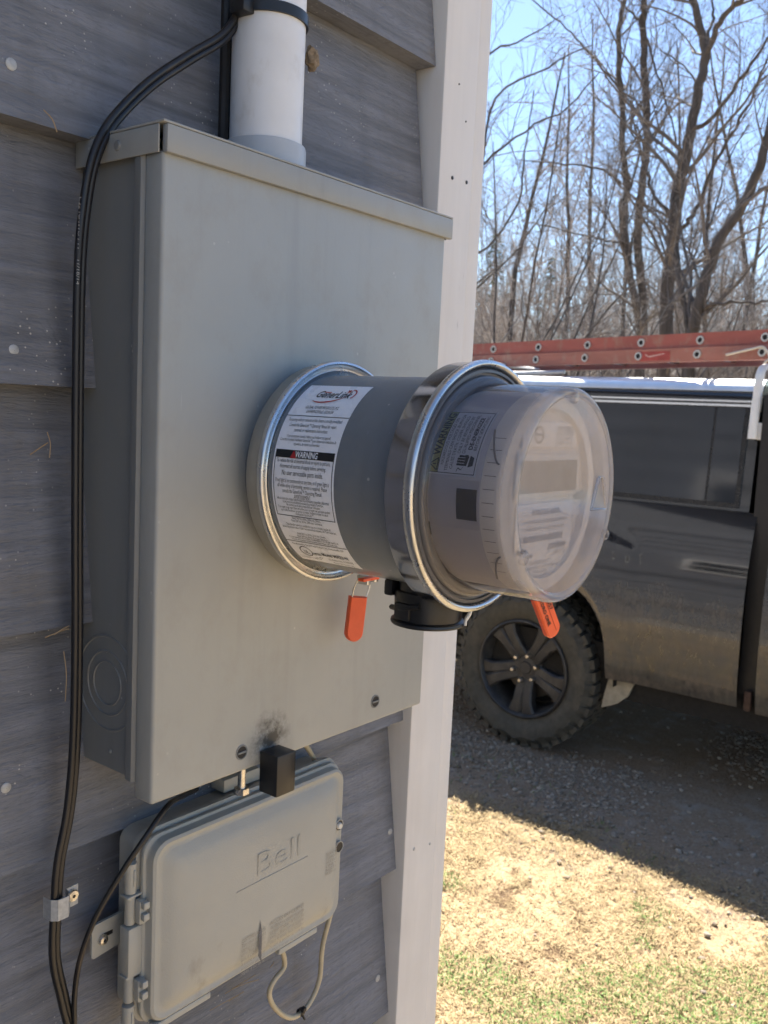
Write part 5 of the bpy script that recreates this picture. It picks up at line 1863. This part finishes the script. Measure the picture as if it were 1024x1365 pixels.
def quad_mesh(v, f, name, mat, label, cat, smooth=False):
    k = f.shape[1]
    me = bpy.data.meshes.new(name)
    v = v.astype(np.float32); f = f.astype(np.int32)
    me.vertices.add(len(v)); me.vertices.foreach_set('co', v.ravel())
    me.loops.add(f.size); me.loops.foreach_set('vertex_index', f.ravel())
    me.polygons.add(len(f)); me.polygons.foreach_set('loop_start', np.arange(0, f.size, k, dtype=np.int32))
    if smooth:
        me.polygons.foreach_set('use_smooth', np.ones(len(f), bool))
    me.materials.append(mat); me.update(calc_edges=True)
    o = bpy.data.objects.new(name, me); COL.objects.link(o)
    o['kind'] = 'stuff'; o['label'] = label; o['category'] = cat
    return o


def vnoise(x, y, s, seed):
    r_ = np.random.RandomState(seed); g_ = r_.rand(64, 64)
    X, Y = x * s, y * s
    i, j = np.floor(X).astype(int), np.floor(Y).astype(int); fx, fy = X - i, Y - j
    fx, fy = fx * fx * (3 - 2 * fx), fy * fy * (3 - 2 * fy)
    G_ = lambda a, b: g_[a % 64, b % 64]
    return (G_(i, j) * (1 - fx) + G_(i + 1, j) * fx) * (1 - fy) + (G_(i, j + 1) * (1 - fx) + G_(i + 1, j + 1) * fx) * fy


def region(n_, x0, x1, y0, y1):
    return nr.uniform(x0, x1, n_), nr.uniform(y0, y1, n_)


STRAWM = island_material('dry_straw_bits', [(.15, .10, .05), (.32, .235, .12), (.46, .36, .20), (.22, .15, .075), (.38, .285, .15)])
GRASSM = island_material('young_grass', [(.050, .110, .018), (.085, .165, .026), (.13, .21, .045), (.07, .14, .02)], .6)
STONEM = island_material('crushed_stone', [(.14, .11, .08), (.24, .20, .155), (.29, .25, .20), (.19, .15, .11), (.34, .30, .25), (.15, .115, .08)], .85)
x, y = region(190000, 1.35, 3.35, -1.0, 2.5)
dens = np.clip(1.5 - 1.3 * vnoise(x, y, 2.3, 3) - .85 * (vnoise(x, y, 5, 4) > .70) - .4 * (vnoise(x, y, 13, 5) > .72), .12, 1) * np.clip((3.12 - x) / .28, 0.0, 1)
k = nr.rand(len(x)) < dens
scatter_flat(0, (x[k], y[k]), (.008, .036), 'straw_mulch', STRAWM, 'pale dry straw scattered over the sunlit lawn', 'straw', width=.0012)
x, y = region(130000, 1.35, 3.5, -1.2, 2.4)
gd = vnoise(x, y, 2.2, 21) * .45 + vnoise(x, y, 7.0, 22) * .45
bias = sum(w * np.exp(-(((x - cx_) / sx_) ** 2 + ((y - cy_) / sy_) ** 2)) for cx_, cy_, sx_, sy_, w in
           ((2.20, .16, .22, .28, .34), (2.40, -.05, .20, .22, .26), (1.88, .78, .12, .16, .30), (2.32, 1.12, .10, .10, .26), (2.62, .50, .10, .14, .16), (2.72, .06, .12, .16, .24), (1.85, .50, .14, .14, .22)))
k = nr.rand(len(x)) < np.clip((gd + bias * 1.5 - .70) * 6.0, 0, .97) * np.clip((3.25 - x) / .3, 0, 1)
scatter_flat(0, (x[k], y[k]), (.007, .026), 'grass', GRASSM, 'sparse green grass tufts growing through the straw', 'grass', up_=.75, width=.0013)
x, y = region(9000, 2.6, 6.5, -1.0, 3.0)
k = nr.rand(len(x)) < np.clip((vnoise(x, y, 3, 23) - .62) * 2.0, 0, .5) * (x < 3.5)
scatter_flat(0, (x[k], y[k]), (.012, .04), 'weeds', GRASSM, 'thin weeds along the edge of the gravel drive', 'grass', up_=.9, width=.0015)

# crushed stone: each a jittered octahedron-like pebble
x, y = region(70000, 2.75, 6.0, -1.4, 3.2)
gdn = np.clip(.22 + 1.5 * (vnoise(x, y, 1.7, 41) - .42) + .55 * np.exp(-(((x - 3.25) / .40) ** 2 + ((y - .45) / .75) ** 2)), .02, 1) * np.clip((x - 2.80) / .35, 0, 1)
k = nr.rand(len(x)) < gdn
x, y = x[k], y[k]
x2, y2 = region(900, 1.8, 3.0, -.6, 2.0)
k2 = nr.rand(len(x2)) < np.clip((x2 - 2.0), .04, .6) * vnoise(x2, y2, 3, 44)
x, y = np.concatenate([x, x2[k2]]), np.concatenate([y, y2[k2]])
ns = len(x)
s = .0028 + .0100 * nr.rand(ns) ** 3.0
bm_ = bmesh.new(); bmesh.ops.create_icosphere(bm_, subdivisions=1, radius=1); bm_.verts.index_update()
iv = np.array([v.co for v in bm_.verts]); if_ = np.array([[v.index for v in f_.verts] for f_ in bm_.faces]); bm_.free()
v = iv[None] * (1 + nr.uniform(-.28, .28, (ns, len(iv), 1)))
ca, sa_ = np.cos(nr.uniform(0, 6.28, ns)), np.sin(nr.uniform(0, 6.28, ns))
v = v * np.stack([s * nr.uniform(.8, 1.5, ns), s, s * nr.uniform(.5, .8, ns)], -1)[:, None, :]
nrm_ = np.sqrt(ca ** 2 + sa_ ** 2); ca, sa_ = ca / nrm_, sa_ / nrm_
vx = v[..., 0] * ca[:, None] - v[..., 1] * sa_[:, None] + x[:, None]
vy = v[..., 0] * sa_[:, None] + v[..., 1] * ca[:, None] + y[:, None]
vz = v[..., 2] + (s * .35)[:, None]
v = np.stack([vx, vy, vz], -1).reshape(-1, 3)
f = (np.arange(ns)[:, None, None] * len(iv) + if_[None]).reshape(-1, 3)
quad_mesh(v, f, 'gravel', STONEM, 'grey crushed stone on the drive beside the truck', 'gravel')
